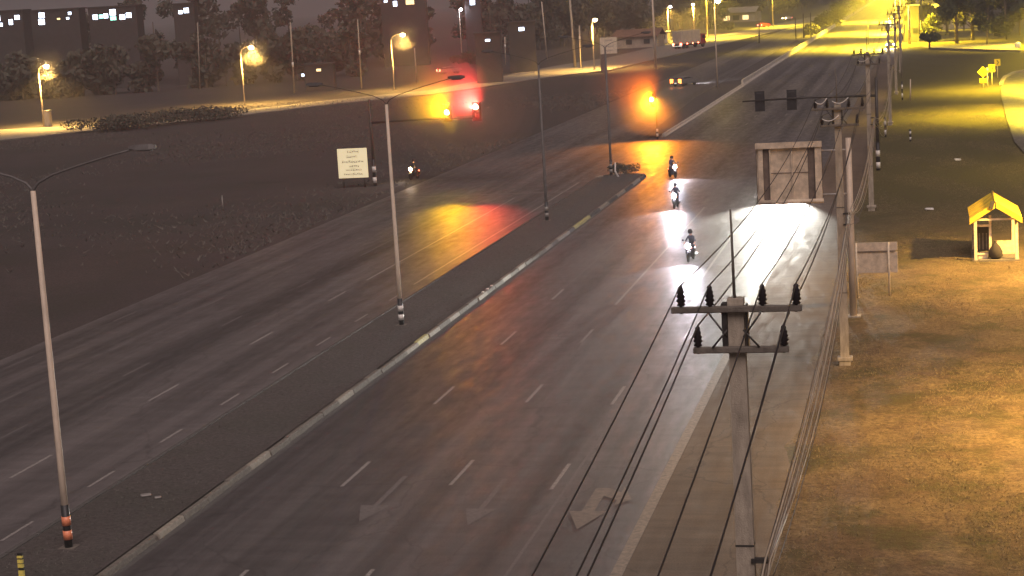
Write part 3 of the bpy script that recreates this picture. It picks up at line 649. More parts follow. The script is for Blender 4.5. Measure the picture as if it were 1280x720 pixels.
# ---------------------------------------------------------------- bus shelter
sh = thing('shelter', 'small open roadside shelter with yellow gable roof on the grass', 'shelter', (3.7, 101.0, vz(3.7, 101) - .02))
DEP = 4.2
for sx in (-1, 1):
    for yy in (.1, DEP - .1): obj('post', MB().box((sx * 1.08, yy, 1.15), (.17, .17, 2.3), bev=.015), M['cream'], sh)
    cg = MB(); nc = 44; cv = []
    for k in range(nc + 1):
        yy = -.25 + (DEP + .5) * k / nc; o_ = .035 if k % 2 else 0
        cv += [(0, yy, 3.30 + o_), (sx * 1.37, yy, 2.44 + o_)]
    cg.add(cv, [(2 * k, 2 * k + 1, 2 * k + 3, 2 * k + 2) for k in range(nc)]); obj('roof_sheet', cg, M['roof_yellow'], sh)
    obj('roof_slope', MB().add([(0, -.25, 3.28), (0, DEP + .25, 3.28), (sx * 1.36, DEP + .25, 2.42), (sx * 1.36, -.25, 2.42), (0, -.25, 3.2), (0, DEP + .25, 3.2), (sx * 1.36, DEP + .25, 2.34), (sx * 1.36, -.25, 2.34)],
        [(0, 1, 2, 3), (7, 6, 5, 4), (3, 2, 6, 7), (0, 3, 7, 4), (1, 5, 6, 2), (0, 4, 5, 1)]), M['roof_yellow'], sh)
    obj('fascia', MB().add([(sx * .03, -.29, 3.3), (sx * 1.38, -.29, 2.44), (sx * 1.38, -.29, 2.12), (sx * .03, -.29, 2.98), (sx * .03, -.26, 3.3), (sx * 1.38, -.26, 2.44), (sx * 1.38, -.26, 2.12), (sx * .03, -.26, 2.98)],
        [(0, 1, 2, 3), (7, 6, 5, 4), (0, 4, 5, 1), (3, 2, 6, 7), (1, 5, 6, 2), (0, 3, 7, 4)]), M['roof_yellow'], sh)
obj('ridge_cap', MB().tube([(0, -.3, 3.32), (0, DEP + .3, 3.32)], .07, 6), M['roof_yellow'], sh)
obj('ridge_bracket', MB().box((-.2, -.33, 3.16), (.22, .05, .42), ry=.25), M['wall_dark'], sh)
obj('tie_beam', MB().box((0, .1, 2.32), (2.0, .1, .1)), M['cream'], sh)
obj('inner_post', MB().box((-.28, .5, 1.25), (.13, .13, 2.5)), M['cream'], sh)
obj('door_frame', MB().box((-.68, .42, 1.95), (.8, .08, .12)), M['cream'], sh)
obj('partition', MB().box((-.66, 1.2, 1.15), (.62, .04, 1.45)), M['cloth_dark'], sh)
for k in range(3): obj('hanging_cloth', MB().box((-.84 + .19 * k, 1.15, .98), (.07, .03, .9)), M['cloth_grey'], sh)
obj('low_wall', MB().box((.62, 2.2, .42), (1.25, .12, .84)), M['cream'], sh)
obj('bench', MB().box((-.68, .7, .36), (.62, .4, .07)).box((-.68, .7, .17), (.5, .3, .32)), M['cream'], sh)
obj('floor_slab', MB().box((0, DEP / 2, .05), (2.5, DEP + .2, .12)), M['kerb'], sh)
bagp = Vector((3.95, 101.7, .1))
bag = MB().lathe([(.22, 0), (.34, .12), (.36, .4), (.27, .66), (.12, .82), (.06, .9), (.1, .97)], n=12); bag.v = [(x * (1 + .12 * math.sin(7 * z + 3 * y)), y * (1 + .15 * math.sin(5 * x + 4 * z)), z) for x, y, z in bag.v]
tag(obj('rubbish_bag', bag, M['cloth_dark'], loc=(3.68, 101.45, vz(3.7, 101.4) + .09)), 'black knotted rubbish bag standing inside the yellow roofed shelter', 'bag')
for px, py, lab in ((1197, 203, 'crumpled white paper scrap high on the verge grass'), (1162, 265, 'crumpled white paper scrap on the grass left of the shelter')):
    p = G(px, py); k = MB().box((0, 0, .08), (.5, .3, .1), rz=.3, bev=.03); k.v = [(x + random.uniform(-.05, .05), y + random.uniform(-.05, .05), z + random.uniform(-.03, .05)) for x, y, z in k.v]
    tag(obj('paper_scrap', k, M['white_band'], loc=(p.x, p.y, vz(p.x, p.y))), lab, 'litter')
# ---------------------------------------------------------------- vehicles
def wheel(parent, loc, r, w_, name='wheel', spokes=6):
    t = obj(name, MB().lathe([(r * .62, -w_ / 2), (r * .93, -w_ / 2), (r, -w_ * .3), (r, w_ * .3), (r * .93, w_ / 2), (r * .62, w_ / 2)], n=20, axis='X'), M['rubber'], parent, loc)
    rm = MB().lathe([(r * .64, -w_ * .42), (r * .64, w_ * .42)], n=20, axis='X')
    for k in range(spokes):
        A = 2 * PI * k / spokes; rm.tube([(0, 0, 0), (0, r * .62 * math.cos(A), r * .62 * math.sin(A))], .012 + r * .03, 5)
    obj('rim', rm, M['chrome'], t); return t
def motorbike(label, loc, rz, power, group='motorbikes riding towards the camera with headlights on', paint='paint_blue', hlm='e_head'):
    t = thing('motorbike', label, 'motorbike', loc, rz, group)     # front faces -Y
    wheel(t, (0, -.62, .29), .29, .075, 'wheel', 8); wheel(t, (0, .62, .29), .29, .085, 'wheel', 8)
    obj('fork', MB().tube([(-.075, -.62, .29), (-.07, -.45, .82)], .022, 8).tube([(.075, -.62, .29), (.07, -.45, .82)], .022, 8), M['chrome'], t)
    obj('front_mudguard', MB().tube([(0, -.93, .38), (0, -.82, .56), (0, -.62, .63), (0, -.42, .55)], [.05, .065, .065, .05], 8), M[paint], t)
    b = MB().tube([(0, -.42, .86), (0, -.3, .68), (0, -.18, .44), (0, .1, .36), (0, .35, .5), (0, .75, .68)], [.07, .1, .1, .1, .12, .07], 10); obj('frame', b, M[paint], t)
    sh_ = MB()
    for s in (-1, 1): sh_.add([(s * .05, -.46, .85), (s * .22, -.36, .78), (s * .25, -.27, .5), (s * .17, -.22, .3), (s * .06, -.3, .34)], [(0, 1, 2, 3, 4)]).add([(s * .05, -.43, .85), (s * .22, -.33, .78), (s * .25, -.24, .5), (s * .17, -.19, .3), (s * .06, -.27, .34)], [(4, 3, 2, 1, 0)])
    obj('leg_shield', sh_, M[paint], t)
    obj('front_cowl', MB().lathe([(.03, -.13), (.13, -.1), (.16, .0), (.12, .12), (.05, .16)], (0, -.45, .96), 10), M[paint], t)
    obj('handlebar', MB().tube([(-.36, -.3, 1.04), (-.3, -.36, 1.03), (-.1, -.42, .98), (.1, -.42, .98), (.3, -.36, 1.03), (.36, -.3, 1.04)], .018, 8), M['black'], t)
    for s in (-1, 1):
        obj('mirror', MB().tube([(s * .26, -.37, 1.03), (s * .33, -.36, 1.22)], .008, 5).box((s * .35, -.35, 1.26), (.13, .03, .09), bev=.012), M['black'], t)
        obj('indicator', MB().lathe([(.01, -.03), (.035, 0), (.01, .03)], (s * .17, -.52, .86), 8, axis='Y'), M['e_tail_amber'], t)
        obj('footrest', MB().tube([(s * .08, .0, .32), (s * .27, .0, .3)], .018, 6), M['black'], t)
    obj('seat', MB().box((0, .3, .79), (.25, .78, .11), bev=.04), M['cloth_dark'], t)
    obj('engine', MB().box((0, -.02, .36), (.26, .42, .22), bev=.05), M['steel_dark'], t)
    obj('exhaust', MB().tube([(.13, -.15, .28), (.15, .2, .26), (.17, .75, .36)], [.025, .035, .055], 8), M['chrome'], t)
    obj('rear_mudguard', MB().tube([(0, .72, .7), (0, .9, .58), (0, .98, .42)], [.07, .07, .05], 8), M['black'], t)
    obj('tail_light', MB().box((0, .86, .7), (.14, .05, .08), bev=.015), M['e_tail'], t)
    hl = obj('headlight', MB().lathe([(.02, .05), (.14, .02), (.155, -.02), (.12, -.06), (.02, -.09)], (0, -.6, .97), 14, axis='Y'), M[hlm], t)
    obj('number_plate', MB().box((0, -.57, .78), (.18, .01, .1)), M['white_band'], t)
    lamp_light('SPOT', t, (0, -.72, .98), power * .24 * POWER['head'], (.93, .9, 1.0), .09, (0, -1, -.34), 74, .9)
    lamp_light('SPOT', t, (0, -.72, .98), power * .06 * POWER['head'], (.8, .75, 1.0), .09, (.1, -1, .1), 50, 1.0)
    return t
def skin_mesh(name, verts, edges, radii, levels=1):
    me = bpy.data.meshes.new(name); me.from_pydata(verts, edges, [])
    o = bpy.data.objects.new(name, me); COL.objects.link(o)
    sm = o.modifiers.new('s', 'SKIN'); sm.use_smooth_shade = True
    sv = me.skin_vertices[0].data
    for v, r in zip(sv, radii): v.radius = (r, r) if not isinstance(r, tuple) else r
    sv[0].use_root = True
    sub = o.modifiers.new('u', 'SUBSURF'); sub.levels = sub.render_levels = levels
    dg = bpy.context.evaluated_depsgraph_get(); me2 = bpy.data.meshes.new_from_object(o.evaluated_get(dg)); bpy.data.objects.remove(o); return me2
def rider_mesh():
    # seated rider facing -Y, seat top at z=.85
    V = [(0, .28, .93), (0, .25, 1.1), (0, .18, 1.3), (0, .13, 1.42), (0, .1, 1.52), (0, .07, 1.62), (0, .06, 1.7)]
    R = [(.16, .13), (.145, .11), (.18, .12), (.13, .095), (.055, .055), (.085, .095), (.07, .08)]
    E = [(i, i + 1) for i in range(6)]
    def chain(root, pts, rs):
        p = root
        for q, r in zip(pts, rs): V.append(q); R.append(r); E.append((p, len(V) - 1)); p = len(V) - 1
        return p
    for s in (-1, 1):
        chain(0, [(s * .12, .2, .9), (s * .2, -.14, .84), (s * .2, -.1, .6), (s * .18, -.02, .4), (s * .19, -.16, .33)], [.09, .07, .055, .042, .035])
        chain(3, [(s * .17, .13, 1.4), (s * .26, -.02, 1.2), (s * .31, -.22, 1.1), (s * .32, -.3, 1.08)], [.06, .048, .038, .032])
    me = skin_mesh('body', V, E, R, 1)
    bm = bmesh.new(); bm.from_mesh(me)
    for s in (-1, 1):       # fingers and thumb closed on the grips
        for k in range(5):
            x = s * (.285 + .021 * k) if k < 4 else s * .275; l = (.062, .07, .066, .055, .05)[k]
            pts = [(x, -.31, 1.085), (x, -.345, 1.07), (x, -.345 + .01, 1.035), (x, -.31, 1.02)] if k < 4 else [(x, -.29, 1.06), (x - s * .02, -.3, 1.03), (x - s * .01, -.325, 1.015)]
            tb = MB().tube(pts, .0095, 6); vv = [bm.verts.new(p) for p in tb.v]
            for f in tb.f: bm.faces.new([vv[i] for i in f])
    bm.to_mesh(me); bm.free()
    for m_ in ('shirt_dark', 'trousers', 'skin', 'cloth_dark'): me.materials.append(M[m_])
    for p in me.polygons:
        c = p.center; p.use_smooth = True
        if c.z > 1.5 or (c.y < -.16 and c.z > 1.0): p.material_index = 2
        elif c.z < .42: p.material_index = 3
        elif c.z < 1.0 : p.material_index = 1
        else: p.material_index = 0
    return me
RM = rider_mesh()
HM = MB().lathe([(.1, -.1), (.135, -.06), (.145, .02), (.13, .1), (.08, .155), (.02, .17)], n=14).mesh('helmet', M['black'])
VM = MB().add([(.135 * math.cos(A), .14 * math.sin(A), z) for z in (-.06, .05) for A in [PI * (1.15 + .7 * i / 8) for i in range(9)]], [(i, i + 1, 10 + i, 9 + i) for i in range(8)]).mesh('visor', M['glass'])
def face(parent):
    obj('nose', MB().lathe([(.008, -.03), (.018, -.01), (.01, .02)], (0, -.045, 1.645), 6), M['skin'], parent)
def rider(label, loc, rz):
    t = thing('person', label, 'person', loc, rz, 'helmeted riders on the motorbikes')
    b = obj('body', RM, parent=t); obj('helmet', HM, parent=t, loc=(0, .055, 1.7)); obj('visor', VM, parent=t, loc=(0, .045, 1.68)); face(t); return t
def bike_at(px, py, lab, rlab, rz, power, paint, hlm='e_head'):
    p = G(px, py); motorbike(lab, (p.x, p.y, .002), rz, power, paint=paint, hlm=hlm); rider(rlab, (p.x, p.y, .002), rz)
bike_at(864, 326, 'nearest oncoming motorbike, riding through its own white pool of light', 'helmeted rider on the nearest motorbike', -.12, 10000, 'black')
bike_at(845, 260, 'middle oncoming motorbike of three, behind the bright white pool', 'helmeted rider on the middle motorbike of the three', -.05, 12000, 'black')
bike_at(841, 222, 'farthest oncoming motorbike, in front of the orange glowing junction', 'helmeted rider on the farthest motorbike, by the orange glow', .5, 8000, 'black')
bike_at(518, 224, 'motorbike with one warm headlight waiting on the left side road', 'helmeted rider waiting on the left side road', -.25, 900, 'black', 'e_sodium')
def car_meshes(paint):
    return None
def pickup(label, loc, rz, paint='paint_white', head=0, tail='e_tail', cat='pickup truck', cab='double', name='pickup_truck', hcol=(.95, .93, 1.0), hl='e_head', group=None, ts=1.0):
    t = thing(name, label, cat, loc, rz, group)       # front faces -Y, 5.2 m long, 1.85 wide
    W2 = .92
    bd = MB(); side = [(-2.55, .42), (-2.6, .8), (-2.45, 1.0), (-1.1, 1.08), (2.55, 1.08), (2.6, .55), (2.5, .42)]
    n = len(side); vs = []
    for sx, k in ((-W2, 0), (-W2 + .07, 1), (W2 - .07, 1), (W2, 0)):
        for y_, z_ in side: vs.append((sx, y_ * (1 if k == 0 else 1.015), z_ + (0.05 if k and z_ > .9 else 0)))
    fs = [tuple(range(n)), tuple(range(4 * n - 1, 3 * n - 1, -1))]
    for r in range(3):
        for i in range(n): fs.append((r * n + i, (r + 1) * n + i, (r + 1) * n + (i + 1) % n, r * n + (i + 1) % n))
    obj('body', bd.add(vs, fs), M[paint], t)
    cbn = MB(); prof_ = [(-1.15, 1.06, .86), (-.35, 1.68, .7), (.75, 1.72, .7), (1.15, 1.06, .86)] if cab == 'double' else [(-1.15, 1.06, .86), (-.35, 1.46, .7), (1.1, 1.48, .7), (1.95, 1.06, .86)]
    vs = [(-w_, y_, z_) for y_, z_, w_ in prof_] + [(w_, y_, z_) for y_, z_, w_ in prof_]
    obj('cabin', cbn.add(vs, [(0, 1, 2, 3), (7, 6, 5, 4), (0, 4, 5, 1), (1, 5, 6, 2), (2, 6, 7, 3), (3, 7, 4, 0)]), M[paint], t)
    def lerp(a, b, u): return [a[i] + (b[i] - a[i]) * u for i in range(3)]
    A, B, C_, D_ = prof_
    def pane(name_, q): obj(name_, MB().add(q, [(0, 1, 2, 3)]), M['glass'], t)
    f = .012
    pane('windscreen', [(-.76, A[0] + .1 - f * 2, A[1] + .1), (.76, A[0] + .1 - f * 2, A[1] + .1), (.62, B[0] - .05 - f * 2, B[1] - .05), (-.62, B[0] - .05 - f * 2, B[1] - .05)])
    pane('rear_window', [(-.74, D_[0] - .06 + f * 2, D_[1] + .14), (.74, D_[0] - .06 + f * 2, D_[1] + .14), (.62, C_[0] + .07 + f * 2, C_[1] - .1), (-.62, C_[0] + .07 + f * 2, C_[1] - .1)])
    for s in (-1, 1):
        pane('side_window', [(s * (.84 + f), A[0] + .22, A[1] + .08), (s * (.84 + f), .3, A[1] + .08), (s * (.72 + f), .3, B[1] - .06), (s * (.72 + f), B[0] + .02, B[1] - .08)])
        pane('side_window', [(s * (.84 + f), .38, A[1] + .08), (s * (.84 + f), D_[0] - .12, A[1] + .08), (s * (.72 + f), C_[0] - .03, B[1] - .06), (s * (.72 + f), .38, B[1] - .06)])
        obj('headlight', MB().box((s * .7, -2.6, .8), (.32, .08, .18), bev=.03), M[hl if head else 'chrome'], t)
        obj('tail_light', MB().box((s * .78, 2.62, .86), (.32 * ts, .08, .4 * ts), bev=.02), M[tail], t)
        obj('mirror', MB().box((s * 1.02, -.75, 1.15), (.16, .1, .16), bev=.03), M['black'], t)
        for yy in (-1.6, 1.55): wheel(t, (s * .8, yy, .35), .35, .22)
        if head: lamp_light('SPOT', t, (s * .7, -2.72, .82), head * POWER['head'], hcol, .1, (-.1, -1, -.23), 54, .9)
        if head > 20000: lamp_light('SPOT', t, (s * .7, -2.72, .82), 80000 * POWER['head'], hcol, .1, (.0, -1, -.035), 15, .8)
    obj('bumper', MB().box((0, -2.6, .5), (1.8, .16, .22), bev=.04), M['black'], t); obj('bumper', MB().box((0, 2.62, .5), (1.8, .16, .2), bev=.04), M['chrome'], t)
    obj('grille', MB().box((0, -2.59, .8), (.9, .06, .2), bev=.02), M['black'], t)
    obj('number_plate', MB().box((0, 2.71, .55), (.4, .02, .14)), M['e_plate'], t)
    return t
# car behind the overhead sign: only its headlight pool shows in the picture
pickup('oncoming pickup hidden behind the overhead sign, white headlights on', (G(992, 262).x - .75, G(992, 262).y + 8, .002), -.02, 'paint_white', 58000, hcol=(1, .97, .86))
p = G(856, 107); pickup('dark car turning at the junction, amber tail lights and headlights on', (p.x, p.y, .002), PI - .45, 'paint_grey', 4500, 'e_tail_amber', 'car', 'sedan', 'car', ts=1.7)
p = G(955, 34); pickup('red tail lit car on the far service road, left of two', (p.x, p.y, .02), PI - .5, 'paint_red', 0, 'e_tail', 'car', 'sedan', 'car', group='far cars on the service road')
p = G(984, 25); pickup('far car with its headlights on beyond the red tail lit car', (p.x, p.y, .02), -.4, 'paint_white', 900, 'e_tail', 'car', 'sedan', 'car', (1, .8, .5), 'e_sodium', group='far cars on the service road')
p = G(1118, 57); pickup('oncoming car with violet white headlights glaring behind the power poles', (-6.6, 405, .002), .0, 'paint_grey', 5000, 'e_tail', 'car', 'sedan', 'car', (.9, .85, 1))
pickup('farthest oncoming car, headlights glaring at the top of the road', (-9.8, 640, .002), .0, 'paint_grey', 9000, 'e_tail', 'car', 'sedan', 'car', (.9, .85, 1))
p = G(562, 92); pickup('car with red tail lights on the dark land left of the lit shrubs', (p.x, p.y, .0), PI - .9, 'paint_grey', 0, 'e_tail', 'car', 'sedan', 'car')
# box truck
p = G(861, 60); tk = thing('box_truck', 'box truck with red tail lights on the yellow lit service road', 'truck', (p.x, p.y, .02), PI - .55); tk.scale = (1.25, 1.25, 1.25)
obj('cargo_box', MB().box((0, .6, 2.3), (2.5, 6.2, 2.7), bev=.05), M['box_cargo'], tk)
for s in (-1, 1): obj('rear_door', MB().box((s * .6, 3.72, 2.2), (1.14, .05, 2.3)), M['box_cargo'], tk)
obj('chassis', MB().box((0, .3, .75), (1.1, 7.6, .3)), M['black'], tk)
cbm = MB().prism([(-1.15, .7), (1.15, .7), (1.15, 1.7), (1.0, 2.7), (-1.0, 2.7), (-1.15, 1.7)], -4.3, -2.7); obj('cab', cbm, M['paint_red'], tk)
obj('windscreen', MB().box((0, -4.32, 2.1), (1.9, .03, .7)), M['glass'], tk)
for s in (-1, 1):
    obj('tail_light', MB().box((s * 1.0, 3.78, .95), (.45, .08, .35)), M['e_tail'], tk)
    for yy in (-3.4, 1.9, 2.9): wheel(tk, (s * 1.0, yy, .48), .48, .3)
    for yy in (-1.6, .2, 2.0): obj('side_marker', MB().box((s * 1.27, yy, .98), (.05, .3, .18)), M['e_tail'], tk)
    obj('side_window', MB().box((s * 1.12, -3.6, 2.1), (.03, .8, .6)), M['glass'], tk)
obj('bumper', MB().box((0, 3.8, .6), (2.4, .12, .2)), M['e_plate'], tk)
# ---------------------------------------------------------------- poles along the far left
def plain_pole(label, bp_, tp, m='concrete_pole', r=.14, band=None, arm=False):
    b = G(*bp_); h = hgt(b, *tp)
    t = thing('utility_pole', label, 'pole', (b.x, b.y, 0), 0, 'utility poles beyond the service road'); q = PY(tp[0], tp[1], b.y)
    obj('pole', MB().tube([(0, 0, 0), ((q.x - b.x), 0, h)], [r, r * .75], 8), M[m], t)
    if band:
        z0 = PY(tp[0], band, b.y).z; u = z0 / h; obj('reflective_band', MB().tube([((q.x - b.x) * u, 0, z0 - .45), ((q.x - b.x) * u, 0, z0 + .45)], r * 1.25, 8), M['white_band'], t)
    if arm: obj('crossarm', MB().box((q.x - b.x, 0, h - .6), (2.2, .14, .14)), M['concrete_arm'], t)
    return t
for lab, b0, t0, m_, r, band in (('utility pole with one pale band right of the second orange lamp', (368, 117), (363, 28), 'concrete_pole', .16, 81), ('utility pole with a pale top section left of the third orange lamp', (452, 111), (447, 24), 'concrete_pole', .15, 66),
    ('thin pole tinted orange just right of the third orange lamp', (521, 103), (518, 60), 'concrete_pole', .14, None), ('thin banded pole right of the lit shrubs', (632, 81), (631, 46), 'post_paint', .14, 58), ('tall pole left of the tree trunks and far board', (684, 74), (677, 2), 'post_paint', .17, None),
    ('thick tall pole left of the far white board', (719, 84), (712, -4), 'concrete_pole', .3, None), ('short striped pole left of the far board lamp', (726, 85), (724, 32), 'post_paint', .16, 48), ('tall pole right of the far white board', (820, 86), (815, -8), 'post_paint', .24, None),
    ('leaning pole behind the box truck', (850, 36), (844, 8), 'post_paint', .3, None), ('slim pole over the lit service road beyond the truck', (880, 28), (879, 2), 'post_paint', .22, None), ('faint pole in the dark wood at far left', (250, 112), (247, 28), 'concrete_pole', .13, None), ('faint pole with pale top beyond the cabinet lamp', (160, 90), (156, 40), 'concrete_pole', .13, None),
    ('dark pole in the far median left of three poles', (949, 54), (949, 29), 'steel_dark', .16, None), ('left of three dark poles near the far shrubs', (995, 49), (994, 22), 'steel_dark', .18, None), ('middle of three dark poles near the far shrubs', (1005, 48), (1004, 17), 'steel_dark', .2, None), ('right of three dark poles near the far shrubs', (1014, 48), (1013, 16), 'steel_dark', .18, None),
    ('dark slim pole against the bright yellow road', (1085.5, 56), (1085, 25), 'steel_dark', .1, None), ('pole at the foot of the lit trees, right of the headlights', (1137, 56), (1136, 8), 'concrete_pole', .3, None), ('broad yellow lit pole beside the headlights', (1148, 48), (1146, -10), 'concrete_pole', .45, None), ('dark pole next to the broad yellow lit pole', (1153, 50), (1151, -6), 'steel_dark', .25, None),
    ('thin pole on the verge right of the signal mast', (1127, 97), (1126, 30), 'concrete_pole', .12, None), ('dark mast pole beside the far banded post', (1138, 128), (1138, 99), 'post_paint', .09, None)):
    plain_pole(lab, b0, t0, m_, r, band)
# ---------------------------------------------------------------- vegetation
def leaf_cloud(blobs, n, size, seed):
    r = np.random.default_rng(seed); B = np.array(blobs, float); wts = (B[:, 3] * B[:, 4] * B[:, 5]) ** .7; wts /= wts.sum()
    idx = r.choice(len(B), n, p=wts); d = r.normal(size=(n, 3)); d /= np.linalg.norm(d, axis=1)[:, None]
    rad = r.uniform(.35, 1.0, n) ** .55; c = B[idx, :3] + d * B[idx, 3:6] * rad[:, None] * r.uniform(.8, 1.18, n)[:, None]
    u = r.normal(size=(n, 3)); u /= np.linalg.norm(u, axis=1)[:, None]; v = np.cross(u, r.normal(size=(n, 3))); v /= np.linalg.norm(v, axis=1)[:, None]
    s = (size * r.uniform(.5, 1.3, n))[:, None]
    P = np.stack([c - u * s, c - v * s * .5, c + u * s, c + v * s * .5], 1).reshape(-1, 3)
    me = bpy.data.meshes.new('crown'); me.vertices.add(4 * n); me.vertices.foreach_set('co', P.ravel())
    me.loops.add(4 * n); me.loops.foreach_set('vertex_index', np.arange(4 * n)); me.polygons.add(n); me.polygons.foreach_set('loop_start', np.arange(0, 4 * n, 4)); me.polygons.foreach_set('loop_total', np.full(n, 4))
    me.update(); return me
def tree(label, base, h, cr, seed, leaf='leaf', n=2600, trunk_h=.4, group=None, cat='tree', name='tree', tr=.22):
    r = random.Random(seed); t = thing(name, label, cat, (base.x, base.y, base.z), r.uniform(0, 6), group)
    tb = MB(); top = Vector((r.uniform(-.4, .4), r.uniform(-.4, .4), h * .75)); tb.tube([(0, 0, 0), (top.x * .3, top.y * .3, h * .35), top], [tr, tr * .75, tr * .3], 8); blobs = []
    for k in range(9):
        A = r.uniform(0, 6.28); z = h * r.uniform(trunk_h + .08, .95); rr = cr * r.uniform(.25, .8) * (1 - .5 * abs(z / h - .65)); e = Vector((rr * math.cos(A), rr * math.sin(A), z))
        s = top * (z / h * .75); tb.tube([s, (s + e) / 2 + Vector((0, 0, .2)), e], [tr * .35, tr * .22, tr * .08], 5)
        q = cr * r.uniform(.28, .5); blobs.append((e.x, e.y, e.z, q, q, q * r.uniform(.5, .8)))
    obj('trunk', tb, M['bark'], t); me = leaf_cloud(blobs, n, cr * .085 + .06, seed); me.materials.append(M[leaf]); obj('crown', me, parent=t); return t
def bush(label, base, w_, h, seed, leaf='leaf_dark', n=900, group=None, size=.12):
    r = random.Random(seed); t = thing('bush', label, 'bush', (base.x, base.y, base.z), 0, group)
    bl = [(r.uniform(-.5, .5) * w_, r.uniform(-.4, .4) * w_, h * r.uniform(.35, .65), w_ * .32, w_ * .32, h * .38) for _ in range(6)]
    st = MB()
    for b in bl: st.tube([(0, 0, 0), (b[0] * .6, b[1] * .6, b[2])], [.04, .015], 5)
    obj('stem', st, M['bark'], t); me = leaf_cloud(bl, n, size, seed); me.materials.append(M[leaf]); obj('foliage', me, parent=t); return t
b_ = G(785, 217); bush('round dark bush at the junction end of the near median', Vector((b_.x, b_.y - 1.5, .12)), 2.2, 1.0, 3, 'leaf_dark', 1300, size=.09)
for k, (px, py, w_, h, lab) in enumerate(((592, 82, 4.2, 3.6, 'orange lit shrub above the red signal, leftmost of the shrubs'), (612, 81, 2.6, 2.4, 'small lit shrub between the two larger shrubs above the red signal'), (575, 80, 3.0, 2.4, 'dim shrub at the foot of the white lamp'), (1045, 33, 8, 5.5, 'big yellow lit shrub in the far median'), (1030, 34, 5, 4.2, 'dark shrub in the far median left of the yellow one'), (1056, 22, 9, 6.5, 'tall dark shrub in the far median behind the yellow one'), (1066, 10, 10, 7.5, 'yellow lit shrub highest in the far median'), (1016, 44, 3, 3.2, 'small dark shrub behind the far barrier'), (870, 20, 5, 4, 'shrub beside the lit lamps beyond the truck'), (893, 36, 4.5, 3.6, 'yellow tinted shrub behind the box truck roof'), (905, 38, 4.5, 3.2, 'dim shrub right of the box truck'))):
    b_ = G(px, py); bush(lab, b_, w_, h, 40 + k, 'leaf' if 'yellow' in lab or 'lit' in lab else 'leaf_dark', 1100, size=.28 if b_.y < 500 else .5)
# trees along the lane at top right
for k, (px, py, h, cr, lab, lf, th) in enumerate(((1196, 55, 12, 4.5, 'tree with a thick pale trunk above the low wall at top right', 'leaf', .45), (1234, 57, 11, 3.0, 'slim yellow lit tree above the low wall', 'leaf', .2), (1170, 52, 6, 3.2, 'small spreading tree left of the thick trunk', 'leaf', .35), (1216, 50, 13, 5.5, 'dark tree between the thick trunk and the slim lit tree', 'leaf_dark', .15),
      (1258, 50, 14, 6, 'broad tree at the top right corner', 'leaf', .15), (1184, 44, 12, 5, 'dark tree behind the thick pale trunk', 'leaf_dark', .2), (1162, 62, 3.2, 2.2, 'low flat topped small tree left of the lane', 'leaf', .55), (1275, 44, 15, 6, 'tall yellowish tree in the corner behind the broad one', 'leaf', .15), (1205, 38, 14, 5.5, 'tall tree rising behind the wall trees', 'leaf', .15), (1240, 40, 14, 6, 'tall tree behind the slim lit tree', 'leaf_dark', .15), (1150, 40, 10, 4.5, 'tree behind the broad yellow lit pole', 'leaf', .2))):
    b_ = G(px, py); tree(lab, Vector((b_.x, b_.y, 0)), h, cr, 70 + k, lf, 3000, th, 'trees along the lane at top right', tr=.42 if 'thick' in lab else .2)
for k, (px, py, w_, lab) in enumerate(((128, 164, 7, 'dark bush hiding the service road edge, just right of the cabinet lamp'), (160, 162, 8, 'second dark bush from the cabinet lamp along the service road'), (196, 158, 9, 'middle bush in the row hiding the service road'), (232, 154, 8, 'fourth dark bush from the cabinet lamp along the service road'), (264, 150, 7, 'dark bush hiding the service road, nearest the second orange lamp'))):
    b_ = G(px, py); bush(lab, b_, w_, 2.3, 140 + k, 'leaf_dark', 1500, 'bushes along the service road edge', size=.22)
# far wood, one dark mass behind the service road
def wood():
    r = random.Random(5); bl = []; tk_ = MB()
    P0 = [(-330, 395), (-240, 405), (-190, 420), (-150, 440), (-120, 470), (-98, 530), (-86, 620), (-70, 800), (-60, 1000), (-20, 1250), (60, 1150), (45, 760), (40, 560), (48, 430)]
    for (xa, ya), (xb, yb) in zip(P0, P0[1:]):
        L = math.hypot(xb - xa, yb - ya); n = int(L / 4.2)
        for k in range(n):
            u = (k + r.random()) / n; dx, dy = -(yb - ya) / L, (xb - xa) / L; off = r.uniform(-4, 34)
            x = xa + (xb - xa) * u + dx * off; y = ya + (yb - ya) * u + dy * off; h = r.uniform(13, 21) + max(0, off) * .2
            tk_.tube([(x, y, 0), (x + r.uniform(-.5, .5), y, h * .8)], [.25, .1], 5)
            for _ in range(5): q = r.uniform(1.6, 3.6); bl.append((x + r.uniform(-3, 3), y + r.uniform(-3, 3), h * r.uniform(.18, .95), q, q, q * .8))
    P1 = [(-340, 338), (-240, 352), (-180, 362), (-145, 382), (-124, 402)]
    for (xa, ya), (xb, yb) in zip(P1, P1[1:]):
        L = math.hypot(xb - xa, yb - ya); n = int(L / 2.6)
        for k in range(n):
            u = (k + r.random()) / n; x = xa + (xb - xa) * u + r.uniform(-3, 3); y = ya + (yb - ya) * u + r.uniform(-5, 5); h = r.uniform(7, 11.5)
            tk_.tube([(x, y, 0), (x + r.uniform(-.5, .5), y, h * .8)], [.2, .08], 5)
            for _ in range(5): q = r.uniform(1.4, 2.8); bl.append((x + r.uniform(-2.5, 2.5), y + r.uniform(-2.5, 2.5), h * r.uniform(.12, .92), q, q, q * .85))
    return bl, tk_
wbl, tk_ = wood(); me = leaf_cloud(wbl, 340000, .8, 9); me.materials.append(M['leaf_dark'])
tag(obj('far_wood', me), 'dark wood beyond the left service road and the far road', 'wood', kind='stuff')
tag(obj('wood_trunks', tk_, M['bark']), 'slender trunks of the dark wood beyond the service road', 'trunks', kind='stuff')
